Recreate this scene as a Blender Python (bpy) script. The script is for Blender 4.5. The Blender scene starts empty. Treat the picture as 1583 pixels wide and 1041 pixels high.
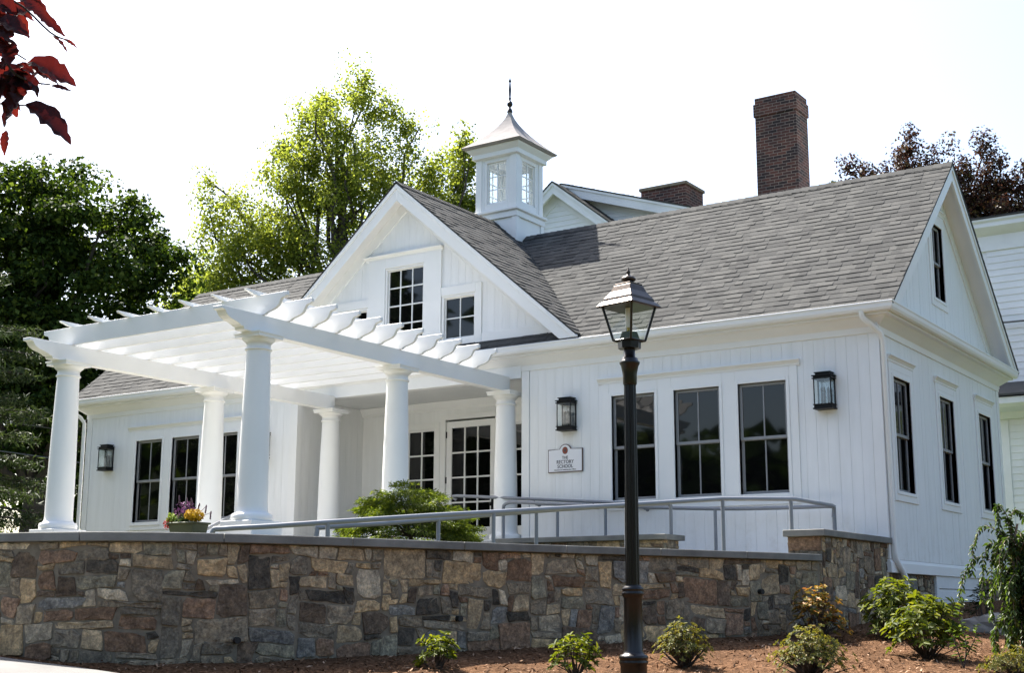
import bpy, bmesh, math, random
import numpy as np
from mathutils import Vector, Matrix

# ------------------------------------------------------------------ camera, light, exposure
S = bpy.context.scene
COL = S.collection
CAM = Vector((5.585, -16.77, -0.967))
YAW, PITCH, ROLL = -0.5922, 0.1984, 0.0038
fw = Vector((math.sin(YAW)*math.cos(PITCH), math.cos(YAW)*math.cos(PITCH), math.sin(PITCH)))
rt = Vector((math.cos(YAW), -math.sin(YAW), 0))
up = rt.cross(fw)
rt, up = rt*math.cos(ROLL)+up*math.sin(ROLL), up*math.cos(ROLL)-rt*math.sin(ROLL)
cd = bpy.data.cameras.new('camera')
co = bpy.data.objects.new('camera', cd); COL.objects.link(co)
co.matrix_world = Matrix(((rt.x, up.x, -fw.x, CAM.x), (rt.y, up.y, -fw.y, CAM.y), (rt.z, up.z, -fw.z, CAM.z), (0, 0, 0, 1)))
cd.sensor_width = 36; cd.lens = 2081.05*36/1583
cd.clip_start = 0.05; cd.clip_end = 3000
S.camera = co

SUN = Vector((-0.58, 0.184, 0.794)).normalized()
w = bpy.data.worlds.new("World"); S.world = w; w.use_nodes = True
nt = w.node_tree
bg = nt.nodes['Background']
sky = nt.nodes.new('ShaderNodeTexSky'); sky.sky_type = 'NISHITA'; sky.sun_disc = False
sky.sun_elevation = math.asin(SUN.z); sky.sun_rotation = math.atan2(SUN.x, SUN.y)
sky.air_density = 1.0; sky.dust_density = 3.0; sky.ozone_density = 1.0
nt.links.new(sky.outputs[0], bg.inputs[0]); bg.inputs[1].default_value = 0.10
sl = bpy.data.lights.new('sun', 'SUN'); sl.energy = 5.0; sl.angle = math.radians(0.6); sl.color = (1, .95, .87)
so = bpy.data.objects.new('sun', sl); COL.objects.link(so)
so.rotation_euler = SUN.to_track_quat('Z', 'Y').to_euler()
S.view_settings.view_transform = 'Standard'; S.view_settings.look = 'None'
S.view_settings.exposure = 1.80; S.view_settings.gamma = 1

random.seed(7); rng = np.random.default_rng(7)
FH = Vector((-.558, .83, 0)); RH = Vector((.83, .558, 0))
def dl(D, lat, z=0.0):                       # metres ahead of / beside the viewpoint
    p = CAM + FH*D + RH*lat
    return Vector((p.x, p.y, z))

# ------------------------------------------------------------------ materials
def newmat(name):
    m = bpy.data.materials.new(name); m.use_nodes = True
    n = m.node_tree.nodes; l = m.node_tree.links
    return m, n, l, n['Principled BSDF']
def rgba(c): return (c[0], c[1], c[2], 1)
def mixc(n, l, a, b, fac, mode='MIX'):
    x = n.new('ShaderNodeMix'); x.data_type = 'RGBA'; x.blend_type = mode
    if isinstance(fac, (int, float)): x.inputs[0].default_value = fac
    else: l.new(fac, x.inputs[0])
    for i, v in ((6, a), (7, b)):
        if isinstance(v, tuple): x.inputs[i].default_value = rgba(v)
        else: l.new(v, x.inputs[i])
    return x.outputs[2]
def noise(n, l, scale, detail=6, rough=.6, vec=None):
    t = n.new('ShaderNodeTexNoise'); t.inputs['Scale'].default_value = scale
    t.inputs['Detail'].default_value = detail; t.inputs['Roughness'].default_value = rough
    if vec is None:
        g = n.new('ShaderNodeNewGeometry'); vec = g.outputs['Position']
    l.new(vec, t.inputs['Vector'])
    return t.outputs['Fac']
def ramp(n, l, fac, stops):
    r = n.new('ShaderNodeValToRGB'); e = r.color_ramp.elements
    while len(e) < len(stops): e.new(.5)
    for i, (p, c) in enumerate(stops):
        e[i].position = p; e[i].color = rgba(c)
    l.new(fac, r.inputs[0]); return r.outputs[0]
def bump(n, l, b, h, strength, dist=.01):
    t = n.new('ShaderNodeBump'); t.inputs['Strength'].default_value = strength; t.inputs['Distance'].default_value = dist
    l.new(h, t.inputs['Height']); l.new(t.outputs[0], b.inputs['Normal'])
def simple(name, c, rough=.5, var=.12, scale=3, bmp=0, bscale=60, metal=0, spec=.5):
    m, n, l, b = newmat(name)
    f = noise(n, l, scale)
    dk = tuple(v*(1-var*2) for v in c); lt = tuple(min(1, v*(1+var*.6)) for v in c)
    l.new(ramp(n, l, f, [(.3, dk), (.7, lt)]), b.inputs['Base Color'])
    b.inputs['Roughness'].default_value = rough; b.inputs['Metallic'].default_value = metal
    b.inputs['Specular IOR Level'].default_value = spec
    if bmp: bump(n, l, b, noise(n, l, bscale, 4), bmp)
    return m
def island_mat(name, stops, rough=.8, bmp=.3, bscale=150, var=.2, vscale=6):
    m, n, l, b = newmat(name)
    g = n.new('ShaderNodeNewGeometry')
    c = ramp(n, l, g.outputs['Random Per Island'], stops)
    c2 = mixc(n, l, c, ramp(n, l, noise(n, l, vscale), [(.3, (1-var*2,)*3), (.7, (1, 1, 1))]), 1.0, 'MULTIPLY')
    l.new(c2, b.inputs['Base Color']); b.inputs['Roughness'].default_value = rough; b.inputs['Specular IOR Level'].default_value = .12
    if bmp: bump(n, l, b, noise(n, l, bscale, 3), bmp, .004)
    return m
def leaf_mat(name, stops, trans=.45, rough=.5, tint=(1.1, 1.25, .5), spec=.18):
    m, n, l, b = newmat(name)
    g = n.new('ShaderNodeNewGeometry')
    c = ramp(n, l, g.outputs['Random Per Island'], stops)
    l.new(c, b.inputs['Base Color']); b.inputs['Roughness'].default_value = rough
    b.inputs['Specular IOR Level'].default_value = spec
    t = n.new('ShaderNodeBsdfTranslucent')
    l.new(mixc(n, l, c, tint, 1.0, 'MULTIPLY'), t.inputs[0])
    mx = n.new('ShaderNodeMixShader'); mx.inputs[0].default_value = trans
    l.new(b.outputs[0], mx.inputs[1]); l.new(t.outputs[0], mx.inputs[2])
    l.new(mx.outputs[0], n['Material Output'].inputs[0])
    return m

WHITE = simple('white_paint', (.80, .80, .785), .45, .025, 1.3)
def board_paint():
    m, n, l, b = newmat('white_board_paint')
    g = n.new('ShaderNodeNewGeometry'); mp = n.new('ShaderNodeMapping'); mp.inputs['Scale'].default_value = (5, 5, .5); l.new(g.outputs['Position'], mp.inputs[0])
    f = noise(n, l, 1.6, 6, .65, mp.outputs[0]); f2 = noise(n, l, 5, 8, .7)
    c = ramp(n, l, f, [(.3, (.735, .74, .73)), (.6, (.795, .80, .795))])
    s_ = n.new('ShaderNodeSeparateXYZ'); l.new(g.outputs['Position'], s_.inputs[0])
    mr = n.new('ShaderNodeMapRange'); mr.inputs[1].default_value = .35; mr.inputs[2].default_value = -.4; mr.inputs[3].default_value = 0; mr.inputs[4].default_value = .55; l.new(s_.outputs[2], mr.inputs[0])
    k = n.new('ShaderNodeMath'); k.operation = 'MULTIPLY'; l.new(mr.outputs[0], k.inputs[0]); l.new(ramp(n, l, f2, [(.5, (0, 0, 0)), (.75, (1, 1, 1))]), k.inputs[1])   # soil splashed up by rain
    l.new(mixc(n, l, c, (.45, .40, .33), k.outputs[0]), b.inputs['Base Color']); b.inputs['Roughness'].default_value = .5
    bump(n, l, b, f, .06, .02); return m
WHITE2 = board_paint()
OLDWHITE = simple('old_white_paint', (.74, .75, .75), .6, .07, 1.2)
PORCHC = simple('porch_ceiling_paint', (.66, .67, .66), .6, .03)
GREYSASH = simple('grey_sash_paint', (.26, .26, .265), .4, .05)
DARKGAP = simple('board_backing', (.62, .62, .61), .7, .05)
SHINGLE = island_mat('asphalt_shingle', [(0, (.050, .0506, .050)), (.3, (.063, .0635, .0623)), (.65, (.073, .0732, .071)), (1, (.086, .0857, .082))], .95, .5, 180, .10, 2.5)
SHINGLEBASE = simple('shingle_underlay', (.06, .06, .058), .95, .1)
DRIP = simple('drip_edge', (.05, .048, .045), .6, .1)
GUTTER = simple('gutter_white', (.82, .82, .80), .3, .03, 1)
BLUESTONE = simple('bluestone', (.205, .203, .185), .8, .18, 3.5, .25, 60, 0, .3)
MORTAR = simple('mortar', (.235, .20, .15), .95, .2, 8, .5, 120, 0, .1)
BRONZE = simple('dark_bronze', (.010, .0075, .006), .30, .2, 10, .05, 80, .2)
BRONZE2 = simple('weathered_bronze', (.065, .048, .038), .38, .2, 12, .05, 60, .75)
IRON = simple('black_iron', (.004, .004, .0045), .5, .15, 12, 0, 60, 0, .25)
PIPE = simple('grey_rail_paint', (.20, .215, .24), .35, .06, 6)
COPPER = simple('copper_roof', (.33, .31, .30), .8, .10, 5, .04, 20, 0, .0)
BRASS = simple('brass', (.45, .33, .12), .3, .1, 9, 0, 50, .9)
CONC = simple('concrete', (.42, .41, .38), .85, .12, 1.5, .2, 60)
BARK = simple('bark', (.075, .058, .045), .95, .3, 6, .6, 40)
BARKP = simple('pale_bark', (.26, .2, .15), .9, .3, 12, .4, 60)
WIREM = simple('cable', (.12, .12, .12), .6, .05)
DRAIN = simple('black_pipe', (.008, .008, .008), .6, .1)

def glass_dark(name):
    m, n, l, b = newmat(name)
    f = noise(n, l, 1.5, 3)
    l.new(ramp(n, l, f, [(.3, (.0022, .0024, .0026)), (.7, (.0045, .0045, .0045))]), b.inputs['Base Color'])
    b.inputs['Roughness'].default_value = .03; b.inputs['IOR'].default_value = 1.5
    bump(n, l, b, noise(n, l, 1.3, 1), .05, .05)
    return m
PANE = glass_dark('window_glass')
def glass_thin(name, refl=.07):
    m, n, l, b = newmat(name)
    t = n.new('ShaderNodeBsdfTransparent'); t.inputs[0].default_value = (.94, .96, .96, 1)
    g = n.new('ShaderNodeBsdfGlossy'); g.inputs['Roughness'].default_value = .03
    mx = n.new('ShaderNodeMixShader'); mx.inputs[0].default_value = refl
    l.new(t.outputs[0], mx.inputs[1]); l.new(g.outputs[0], mx.inputs[2])
    l.new(mx.outputs[0], n['Material Output'].inputs[0]); return m
THIN = glass_thin('clear_glass')
FROST = simple('frosted_glass', (.75, .74, .70), .3, .03)

def brick_mat():
    m, n, l, b = newmat('old_brick')
    g = n.new('ShaderNodeNewGeometry'); s = n.new('ShaderNodeSeparateXYZ'); l.new(g.outputs['Position'], s.inputs[0])
    a = n.new('ShaderNodeMath'); a.operation = 'ADD'; l.new(s.outputs[0], a.inputs[0]); l.new(s.outputs[1], a.inputs[1])
    c = n.new('ShaderNodeCombineXYZ'); l.new(a.outputs[0], c.inputs[0]); l.new(s.outputs[2], c.inputs[1])
    t = n.new('ShaderNodeTexBrick'); l.new(c.outputs[0], t.inputs['Vector'])
    t.inputs['Scale'].default_value = 1; t.inputs['Brick Width'].default_value = .215; t.inputs['Row Height'].default_value = .073
    t.inputs['Mortar Size'].default_value = .007; t.inputs['Mortar Smooth'].default_value = .2; t.inputs['Bias'].default_value = .1
    t.inputs['Color1'].default_value = (.135, .05, .034, 1); t.inputs['Color2'].default_value = (.030, .019, .018, 1)
    t.inputs['Mortar'].default_value = (.24, .20, .17, 1)
    f = noise(n, l, 1.6)
    l.new(mixc(n, l, t.outputs[0], ramp(n, l, f, [(.35, (.55, .55, .6)), (.65, (1.1, 1, .95))]), 1.0, 'MULTIPLY'), b.inputs['Base Color'])
    b.inputs['Roughness'].default_value = .9
    bump(n, l, b, t.outputs['Fac'], -.6, .01)
    return m
BRICK = brick_mat()
def stone_mat():
    m, n, l, b = newmat('field_stone')
    at = n.new('ShaderNodeAttribute'); at.attribute_name = 'stone'
    f1 = noise(n, l, 12, 12, .78); f2 = noise(n, l, 45, 5, .7)
    c = mixc(n, l, at.outputs['Color'], ramp(n, l, f1, [(.32, (.34, .32, .32)), (.5, (.95, .92, .88)), (.66, (1.8, 1.66, 1.45))]), 1.0, 'MULTIPLY')
    c = mixc(n, l, c, ramp(n, l, f2, [(.3, (.6, .6, .6)), (.7, (1.3, 1.3, 1.3))]), 1.0, 'MULTIPLY')
    f3 = noise(n, l, 2.2, 5, .7)
    c = mixc(n, l, c, (.22, .13, .055), ramp(n, l, f3, [(.56, (0, 0, 0)), (.74, (.5, .5, .5))]))
    l.new(c, b.inputs['Base Color']); b.inputs['Roughness'].default_value = .85; b.inputs['Specular IOR Level'].default_value = .15
    bump(n, l, b, f1, .9, .03)
    return m
STONE = stone_mat()
def mulch_mat():
    m, n, l, b = newmat('bark_mulch')
    f1 = noise(n, l, 26, 8, .75); f2 = noise(n, l, 1.3, 4); f3 = noise(n, l, 90, 3)
    c = ramp(n, l, f1, [(.3, (.032, .018, .011)), (.5, (.14, .076, .041)), (.68, (.36, .215, .13))])
    c = mixc(n, l, c, ramp(n, l, f2, [(.3, (.7, .68, .66)), (.7, (1.15, 1.1, 1.05))]), 1.0, 'MULTIPLY')
    l.new(c, b.inputs['Base Color']); b.inputs['Roughness'].default_value = .95; b.inputs['Specular IOR Level'].default_value = .05
    bump(n, l, b, f1, 1.0, .05)
    return m
MULCH = mulch_mat()
LAWN = simple('grass', (.085, .085, .045), .9, .3, 9, .5, 80)
CHIP = island_mat('mulch_chip', [(0, (.05, .028, .016)), (.4, (.16, .085, .045)), (.8, (.30, .175, .10)), (1, (.50, .34, .23))], .9, 0)

# ------------------------------------------------------------------ mesh helpers
def attach(o, parent):                      # meshes are built in place; keep them there under a parent that has its own origin
    o.parent = parent
    if parent.parent is None and parent.matrix_basis != Matrix.Identity(4):
        o.matrix_parent_inverse = parent.matrix_basis.inverted()
class MB:
    def __init__(s): s.v = []; s.f = []; s.m = []; s.sm = []
    def add(s, vs, fs, m=0, smooth=False):
        o = len(s.v); s.v += [tuple(v) for v in vs]
        for f in fs:
            s.f.append(tuple(i+o for i in f)); s.m.append(m); s.sm.append(smooth)
    def box(s, x0, x1, y0, y1, z0, z1, m=0):
        if x0 > x1: x0, x1 = x1, x0
        if y0 > y1: y0, y1 = y1, y0
        if z0 > z1: z0, z1 = z1, z0
        s.add([(x0, y0, z0), (x1, y0, z0), (x1, y1, z0), (x0, y1, z0), (x0, y0, z1), (x1, y0, z1), (x1, y1, z1), (x0, y1, z1)],
              [(3, 2, 1, 0), (4, 5, 6, 7), (0, 1, 5, 4), (1, 2, 6, 5), (2, 3, 7, 6), (3, 0, 4, 7)], m)
    def mbox(s, M, h0, h1, o0, o1, z0, z1, m=0):       # box in wall coordinates (along, out, up)
        a, b = M(h0, o0, z0), M(h1, o1, z1); s.box(a[0], b[0], a[1], b[1], a[2], b[2], m)
    def prism(s, pts, vec, m=0, smooth=False):
        n = len(pts); vec = Vector(vec)
        q = [tuple(Vector(p)+vec) for p in pts]
        s.add(list(pts)+q, [tuple(range(n-1, -1, -1)), tuple(range(n, 2*n))] + [(i, (i+1) % n, n+(i+1) % n, n+i) for i in range(n)], m, smooth)
    def tube(s, path, r, n=8, m=0, cap=True):
        path = [Vector(p) for p in path]; rs = r if isinstance(r, (list, tuple)) else [r]*len(path)
        vs = []; fs = []; prev = None
        for i, p in enumerate(path):
            d = (path[min(i+1, len(path)-1)]-path[max(i-1, 0)]).normalized()
            if prev is None:
                a = d.cross(Vector((0, 0, 1)) if abs(d.z) < .9 else Vector((1, 0, 0))).normalized()
            else:
                a = (prev - d*prev.dot(d)).normalized()
            prev = a; b = d.cross(a)
            for k in range(n):
                t = 2*math.pi*k/n; vs.append(p+(a*math.cos(t)+b*math.sin(t))*rs[i])
        for i in range(len(path)-1):
            for k in range(n):
                k2 = (k+1) % n; fs.append((i*n+k, i*n+k2, (i+1)*n+k2, (i+1)*n+k))
        s.add(vs, fs, m, True)
        if cap:
            s.add(vs[:n], [tuple(range(n-1, -1, -1))], m); s.add(vs[-n:], [tuple(range(n))], m)
    def lathe(s, prof, c, n=32, m=0, smooth=True, rot=0, sx=1, flute=0):
        vs = []; fs = []
        for (r, z) in prof:
            for k in range(n):
                t = 2*math.pi*k/n+rot; rr = r*(1-flute*(k % 2))
                vs.append((c[0]+rr*math.cos(t), c[1]+rr*math.sin(t), c[2]+z))
        for i in range(len(prof)-1):
            for k in range(n):
                k2 = (k+1) % n; fs.append((i*n+k, i*n+k2, (i+1)*n+k2, (i+1)*n+k))
        s.add(vs, fs, m, smooth)
        s.add(vs[:n], [tuple(range(n-1, -1, -1))], m); s.add(vs[-n:], [tuple(range(n))], m)
    def build(s, name, mats, parent=None, bev=0, seg=1):
        me = bpy.data.meshes.new(name); me.from_pydata(s.v, [], s.f)
        for x in (mats if isinstance(mats, (list, tuple)) else [mats]): me.materials.append(x)
        me.polygons.foreach_set('material_index', s.m); me.polygons.foreach_set('use_smooth', s.sm)
        me.update()
        o = bpy.data.objects.new(name, me); COL.objects.link(o)
        if parent is not None:
            attach(o, parent)
        if bev:
            b = o.modifiers.new('bevel', 'BEVEL'); b.width = bev; b.segments = seg; b.limit_method = 'ANGLE'; b.angle_limit = math.radians(40)
        return o
def thing(name, label, cat, loc=(0, 0, 0), group=None):
    o = bpy.data.objects.new(name, None); COL.objects.link(o); o.location = loc; o.empty_display_size = .2
    o.matrix_basis = Matrix.Translation(loc)
    return tag(o, label, cat, group)
def tag(o, label, cat, group=None, kind=None):
    o['label'] = label; o['category'] = cat
    if group: o['group'] = group
    if kind: o['kind'] = kind
    return o
def struct(o): o['kind'] = 'structure'; return o
def copy_thing(src, loc, label, rz=0):
    def rec(o, par):
        c = o.copy(); COL.objects.link(c)
        if par is not None:
            c.parent = par; c.matrix_parent_inverse = o.matrix_parent_inverse.copy()
        for ch in o.children: rec(ch, c)
        return c
    r = rec(src, None); r.location = loc; r.rotation_euler.z = rz; r['label'] = label
    return r

FRONT = lambda h, o, z: (h, -o, z)
SIDE = lambda h, o, z: (o, h, z)

def planks(mb, M, h0, h1, z0, ztop, holes=(), w=.15, gap=.0023, th=.022, out=0.0):
    """vertical boards with fine gaps, cut round the openings; ztop is a number or a function of h"""
    zt = ztop if callable(ztop) else (lambda h: ztop)
    edges = [h0]; n = max(1, round((h1-h0)/w)); edges = [h0+(h1-h0)*i/n for i in range(n+1)]
    for i in range(n):
        cuts = sorted(set([edges[i], edges[i+1]] + [x for a in holes for x in a[:2] if edges[i] < x < edges[i+1]]))
        for j in range(len(cuts)-1):
            a, b = cuts[j], cuts[j+1]; mid = (a+b)/2
            ga = gap/2 if j == 0 else 0; gb = gap/2 if j == len(cuts)-2 else 0
            spans = [(z0, None)]
            for hh in sorted([x for x in holes if x[0]-1e-6 < mid < x[1]+1e-6], key=lambda x: x[2]):
                spans[-1] = (spans[-1][0], hh[2]); spans.append((hh[3], None))
            o = out + random.uniform(-.001, .001)
            for (s0, s1) in spans:
                if s1 is None:
                    za, zb = zt(a+ga), zt(b-gb)
                    if min(za, zb) <= s0+.005: continue
                else:
                    za = zb = s1
                    if s1 <= s0: continue
                p = [M(a+ga, o, s0), M(b-gb, o, s0), M(b-gb, o, zb), M(a+ga, o, za)]
                q = [M(a+ga, o-th, s0), M(b-gb, o-th, s0), M(b-gb, o-th, zb), M(a+ga, o-th, za)]
                mb.add(p+q, [(0, 1, 2, 3), (7, 6, 5, 4), (0, 4, 5, 1), (1, 5, 6, 2), (2, 6, 7, 3), (3, 7, 4, 0)])
def backing(mb, M, h0, h1, z0, z1, holes=(), o0=-.10, o1=-.010, m=1):
    """the wall behind the boards, cut round the openings"""
    xs = sorted(set([h0, h1] + [x for a in holes for x in a[:2]]))
    for a, b in zip(xs[:-1], xs[1:]):
        mid = (a+b)/2; z = z0
        for hh in sorted([x for x in holes if x[0] < mid < x[1]], key=lambda x: x[2]):
            mb.mbox(M, a, b, o0, o1, z, hh[2], m); z = hh[3]
        mb.mbox(M, a, b, o0, o1, z, z1, m)

def frame_ring(mb, M, h0, h1, z0, z1, t, o0, o1, m=0, sill=None):
    s = sill or t
    mb.mbox(M, h0, h0+t, o0, o1, z0, z1, m); mb.mbox(M, h1-t, h1, o0, o1, z0, z1, m)
    mb.mbox(M, h0+t, h1-t, o0, o1, z1-t, z1, m); mb.mbox(M, h0+t, h1-t, o0, o1, z0, z0+s, m)

def sash_window(parent, M, h0, h1, z0, z1):
    """double-hung window, grey sashes, one upright muntin in each"""
    f = MB(); frame_ring(f, M, h0-.045, h1+.045, z0-.045, z1+.045, .045, -.09, .028)
    frame_ring(f, M, h0-.012, h1+.012, z0-.012, z1+.012, .012, -.09, .016)
    wo = f.build('window', WHITE, parent, .004)
    zm = (z0+z1)/2; s = MB()
    for (a, b, o) in ((zm-.018, z1, -.028), (z0, zm+.018, -.052)):
        frame_ring(s, M, h0, h1, a, b, .042, o-.022, o)
        c = (h0+h1)/2; s.mbox(M, c-.010, c+.010, o-.018, o-.003, a+.042, b-.042)
    s.build('sash', GREYSASH, wo, .003)
    p = MB()
    for (a, b, o) in ((zm, z1-.03, -.042), (z0+.03, zm, -.066)):
        p.mbox(M, h0+.02, h1-.02, o-.006, o, a, b)
    p.build('pane', PANE, wo)
    return wo
def grid_window(parent, M, h0, h1, z0, z1, nx, nz, name='window', fr=.035, mun=.022, o=-.03, glass=PANE):
    f = MB(); frame_ring(f, M, h0-fr, h1+fr, z0-fr, z1+fr, fr, o-.05, o+.04)
    frame_ring(f, M, h0, h1, z0, z1, .02, o-.03, o+.005)
    for i in range(1, nx):
        c = h0+(h1-h0)*i/nx; f.mbox(M, c-mun/2, c+mun/2, o-.02, o+.002, z0+.02, z1-.02)
    for k in range(1, nz):
        c = z0+(z1-z0)*k/nz; f.mbox(M, h0+.02, h1-.02, o-.018, o, c-mun/2, c+mun/2)
    wo = f.build(name, WHITE, parent, .003)
    p = MB(); p.mbox(M, h0+.005, h1-.005, o-.018, o-.012, z0+.005, z1-.005)
    p.build('pane', glass, wo)
    return wo
def head_trim(mb, M, h0, h1, z0, z1, out=.07):
    H = z1-z0; pr = [(.0, z0), (.022, z0), (.026, z0+H*.35), (out*.75, z0+H*.72), (out, z0+H*.78), (out, z1), (0, z1)]
    a = [M(h0, o, z) for o, z in pr]; v = Vector(M(h1, 0, 0))-Vector(M(h0, 0, 0))
    mb.prism(a, v)
def band(mb, M, hc, zp, sl, hw, d0, d1, o0, o1, m=0, zmin=-99):
    """chevron board under a gable roof line: d0..d1 measured square to the slope"""
    k = math.sqrt(1+sl*sl)
    for sg in (-1, 1):
        q = [(hc, zp-d0*k), (hc+sg*hw, zp-sl*hw-d0*k), (hc+sg*hw, zp-sl*hw-d1*k), (hc, zp-d1*k)]
        c = []
        for i in range(4):
            p, n_ = q[i], q[(i+1) % 4]
            if p[1] >= zmin: c.append(p)
            if (p[1] >= zmin) != (n_[1] >= zmin):
                t = (zmin-p[1])/(n_[1]-p[1]); c.append((p[0]+(n_[0]-p[0])*t, zmin))
        a = [M(h, o0, z) for h, z in c]
        mb.prism(a, Vector(M(0, o1, 0))-Vector(M(0, o0, 0)), m)

def shingles(mb, O, U, V, umin, umax, vlen, seed, exp=.135, raise_=.006):
    """lapped laminated shingles: every tab its own sloping tile with a butt edge"""
    r = random.Random(seed); U = Vector(U); V = Vector(V); N = U.cross(V).normalized(); O = Vector(O)
    if N.z < 0: N = -N
    nv = int(math.ceil(vlen/exp))
    for i in range(nv):
        v0 = i*exp; v1 = min(vlen, v0+exp+.012)
        a, b = (umin(v0), umax(v0)) if callable(umin) else (umin, umax)
        u = a - r.uniform(0, .2)
        while u < b:
            wd = r.choice((.10, .12, .14, .17, .2, .24)) * r.uniform(.9, 1.1)
            ua, ub = max(a, u), min(b, u+wd); u += wd
            if ub-ua < .01: continue
            up_ = r.random() < .5
            t = .006 + (raise_ if up_ else 0) + r.uniform(0, .002)
            vb = v0 + (-.003 if up_ else .005) + r.uniform(-.003, .003)
            if not up_: ua, ub = ua-.002, ub+.002
            p = O+U*ua+V*vb; q = O+U*ub+V*vb; c = O+U*ub+V*v1; d = O+U*ua+V*v1
            vs = [p, q, q+N*t, p+N*t, c+N*.002, d+N*.002, c, d]
            mb.add(vs, [(0, 1, 2, 3), (3, 2, 4, 5), (0, 3, 5, 7), (1, 6, 4, 2)])
def ridge_caps(mb, a, b, dirs, exp=.14, w=.15):
    a = Vector(a); b = Vector(b); L = (b-a).length; d = (b-a)/L
    for i in range(int(L/exp)):
        p = a+d*(i*exp); q = a+d*min(L, i*exp+exp+.02); t0 = Vector((0, 0, .022)); t1 = Vector((0, 0, .012))
        for D in dirs:
            D = Vector(D)*w
            mb.add([p+t0, q+t1, q+t1+D, p+t0+D, p, p+D], [(0, 1, 2, 3), (0, 3, 5, 4)])

# ------------------------------------------------------------------ leaves
def leaf_mesh(name, P, Nn, size, asp, mt, parent=None, fold=.18, T=None, seed=0):
    r = np.random.default_rng(seed); n = len(P)
    Nn = Nn/np.linalg.norm(Nn, axis=1, keepdims=True)
    if T is None: T = r.normal(size=(n, 3))
    T = T - Nn*np.sum(T*Nn, axis=1, keepdims=True); T /= np.linalg.norm(T, axis=1, keepdims=True)+1e-9
    B = np.cross(Nn, T); s = (np.ones(n)*size)[:, None] if np.ndim(size) == 0 else size[:, None]
    V = np.empty((n, 4, 3))
    V[:, 0] = P - T*s*.5; V[:, 2] = P + T*s*.5 - Nn*s*.08
    V[:, 1] = P + B*s*asp*.5 + Nn*s*fold - T*s*.05; V[:, 3] = P - B*s*asp*.5 + Nn*s*fold - T*s*.05
    me = bpy.data.meshes.new(name); me.vertices.add(n*4); me.loops.add(n*4); me.polygons.add(n)
    me.vertices.foreach_set('co', V.reshape(-1)); me.loops.foreach_set('vertex_index', np.arange(n*4, dtype=np.int32))
    me.polygons.foreach_set('loop_start', np.arange(0, n*4, 4, dtype=np.int32))
    me.polygons.foreach_set('loop_total', np.full(n, 4, dtype=np.int32))
    me.materials.append(mt); me.update(calc_edges=True); me.validate()
    o = bpy.data.objects.new(name, me); COL.objects.link(o)
    if parent is not None:
        attach(o, parent)
    return o
def clump_points(cs, rad, n, r, shell=.5, upb=.5):
    """leaves through clumps: cs (k,3) centres, rad (k,3) radii, n leaves each"""
    k = len(cs); idx = np.repeat(np.arange(k), n); m = len(idx)
    d = r.normal(size=(m, 3)); d /= np.linalg.norm(d, axis=1, keepdims=True)
    q = r.random(m)**shell
    P = cs[idx]+d*q[:, None]*rad[idx]
    Nn = d*.6+np.array([0, 0, upb])+r.normal(size=(m, 3))*.55
    return P, Nn

# ------------------------------------------------------------------ ground
def gz(x, y):
    z = -1.095 - .078*x + .062*y
    d = (x-CAM.x)*FH.x + (y-CAM.y)*FH.y; lat = (x-CAM.x)*RH.x + (y-CAM.y)*RH.y
    z = max(-2.35, min(-.95, z))
    f = max(0, min(1, (d-17)/8)); z = z*(1-f) + (-.75)*f      # level lawn behind the houses
    f2 = max(0, min(1, (abs(lat)-9)/8)); z = z*(1-f2) + (-1.3 if d < 17 else -.75)*f2
    return z
def axis_pts(lo, hi, fine, far):
    a = list(np.arange(lo, hi+1e-6, fine)); s = fine; x = hi
    while x < far: s *= 1.5; x += s; a.append(x)
    s = fine; x = lo; b = []
    while x > -far: s *= 1.5; x -= s; b.append(x)
    return b[::-1]+a
xs = axis_pts(-10, 8, .25, 900); ys = axis_pts(-18, 6, .25, 900)
g = MB(); rr = random.Random(3)
vs = [(x, y, gz(x, y)+rr.uniform(-.012, .012)) for y in ys for x in xs]; nx = len(xs)
g.add(vs, [(j*nx+i, j*nx+i+1, (j+1)*nx+i+1, (j+1)*nx+i) for j in range(len(ys)-1) for i in range(nx-1)], 0, True)
def ground_mat():
    m, n, l, b = newmat('ground_soil')
    geo = n.new('ShaderNodeNewGeometry')
    f1 = noise(n, l, 26, 8, .75); f2 = noise(n, l, 1.3, 4)
    c = ramp(n, l, f1, [(.3, (.032, .018, .011)), (.5, (.14, .076, .041)), (.68, (.36, .215, .13))])
    c = mixc(n, l, c, ramp(n, l, f2, [(.3, (.7, .68, .66)), (.7, (1.15, 1.1, 1.05))]), 1.0, 'MULTIPLY')
    gr = ramp(n, l, noise(n, l, 3, 6), [(.3, (.03, .06, .015)), (.7, (.07, .12, .03))])
    v = n.new('ShaderNodeVectorMath'); v.operation = 'DISTANCE'; l.new(geo.outputs['Position'], v.inputs[0]); v.inputs[1].default_value = (1, -7, -1)
    k = n.new('ShaderNodeMath'); k.operation = 'GREATER_THAN'; l.new(v.outputs['Value'], k.inputs[0]); k.inputs[1].default_value = 13
    l.new(mixc(n, l, c, gr, k.outputs[0]), b.inputs['Base Color']); b.inputs['Roughness'].default_value = .95; b.inputs['Specular IOR Level'].default_value = .05
    bump(n, l, b, f1, 1.0, .05); return m
struct(g.build('ground', ground_mat()))
# loose bark chips over the planting bed
n = 26000
px = rng.uniform(-5, 4, n); py = rng.uniform(-11, 1, n)
pz = np.array([gz(a, b) for a, b in zip(px, py)])+rng.uniform(.004, .025, n)
nn = rng.normal(size=(n, 3))*.45+np.array([0, 0, 1.0])
chips = leaf_mesh('mulch', np.stack([px, py, pz], 1), nn, rng.uniform(.015, .07, n), .28, CHIP, None, .02, seed=5)
tag(chips, 'loose brown bark mulch chips spread over the planting bed', 'mulch', kind='stuff')

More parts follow.
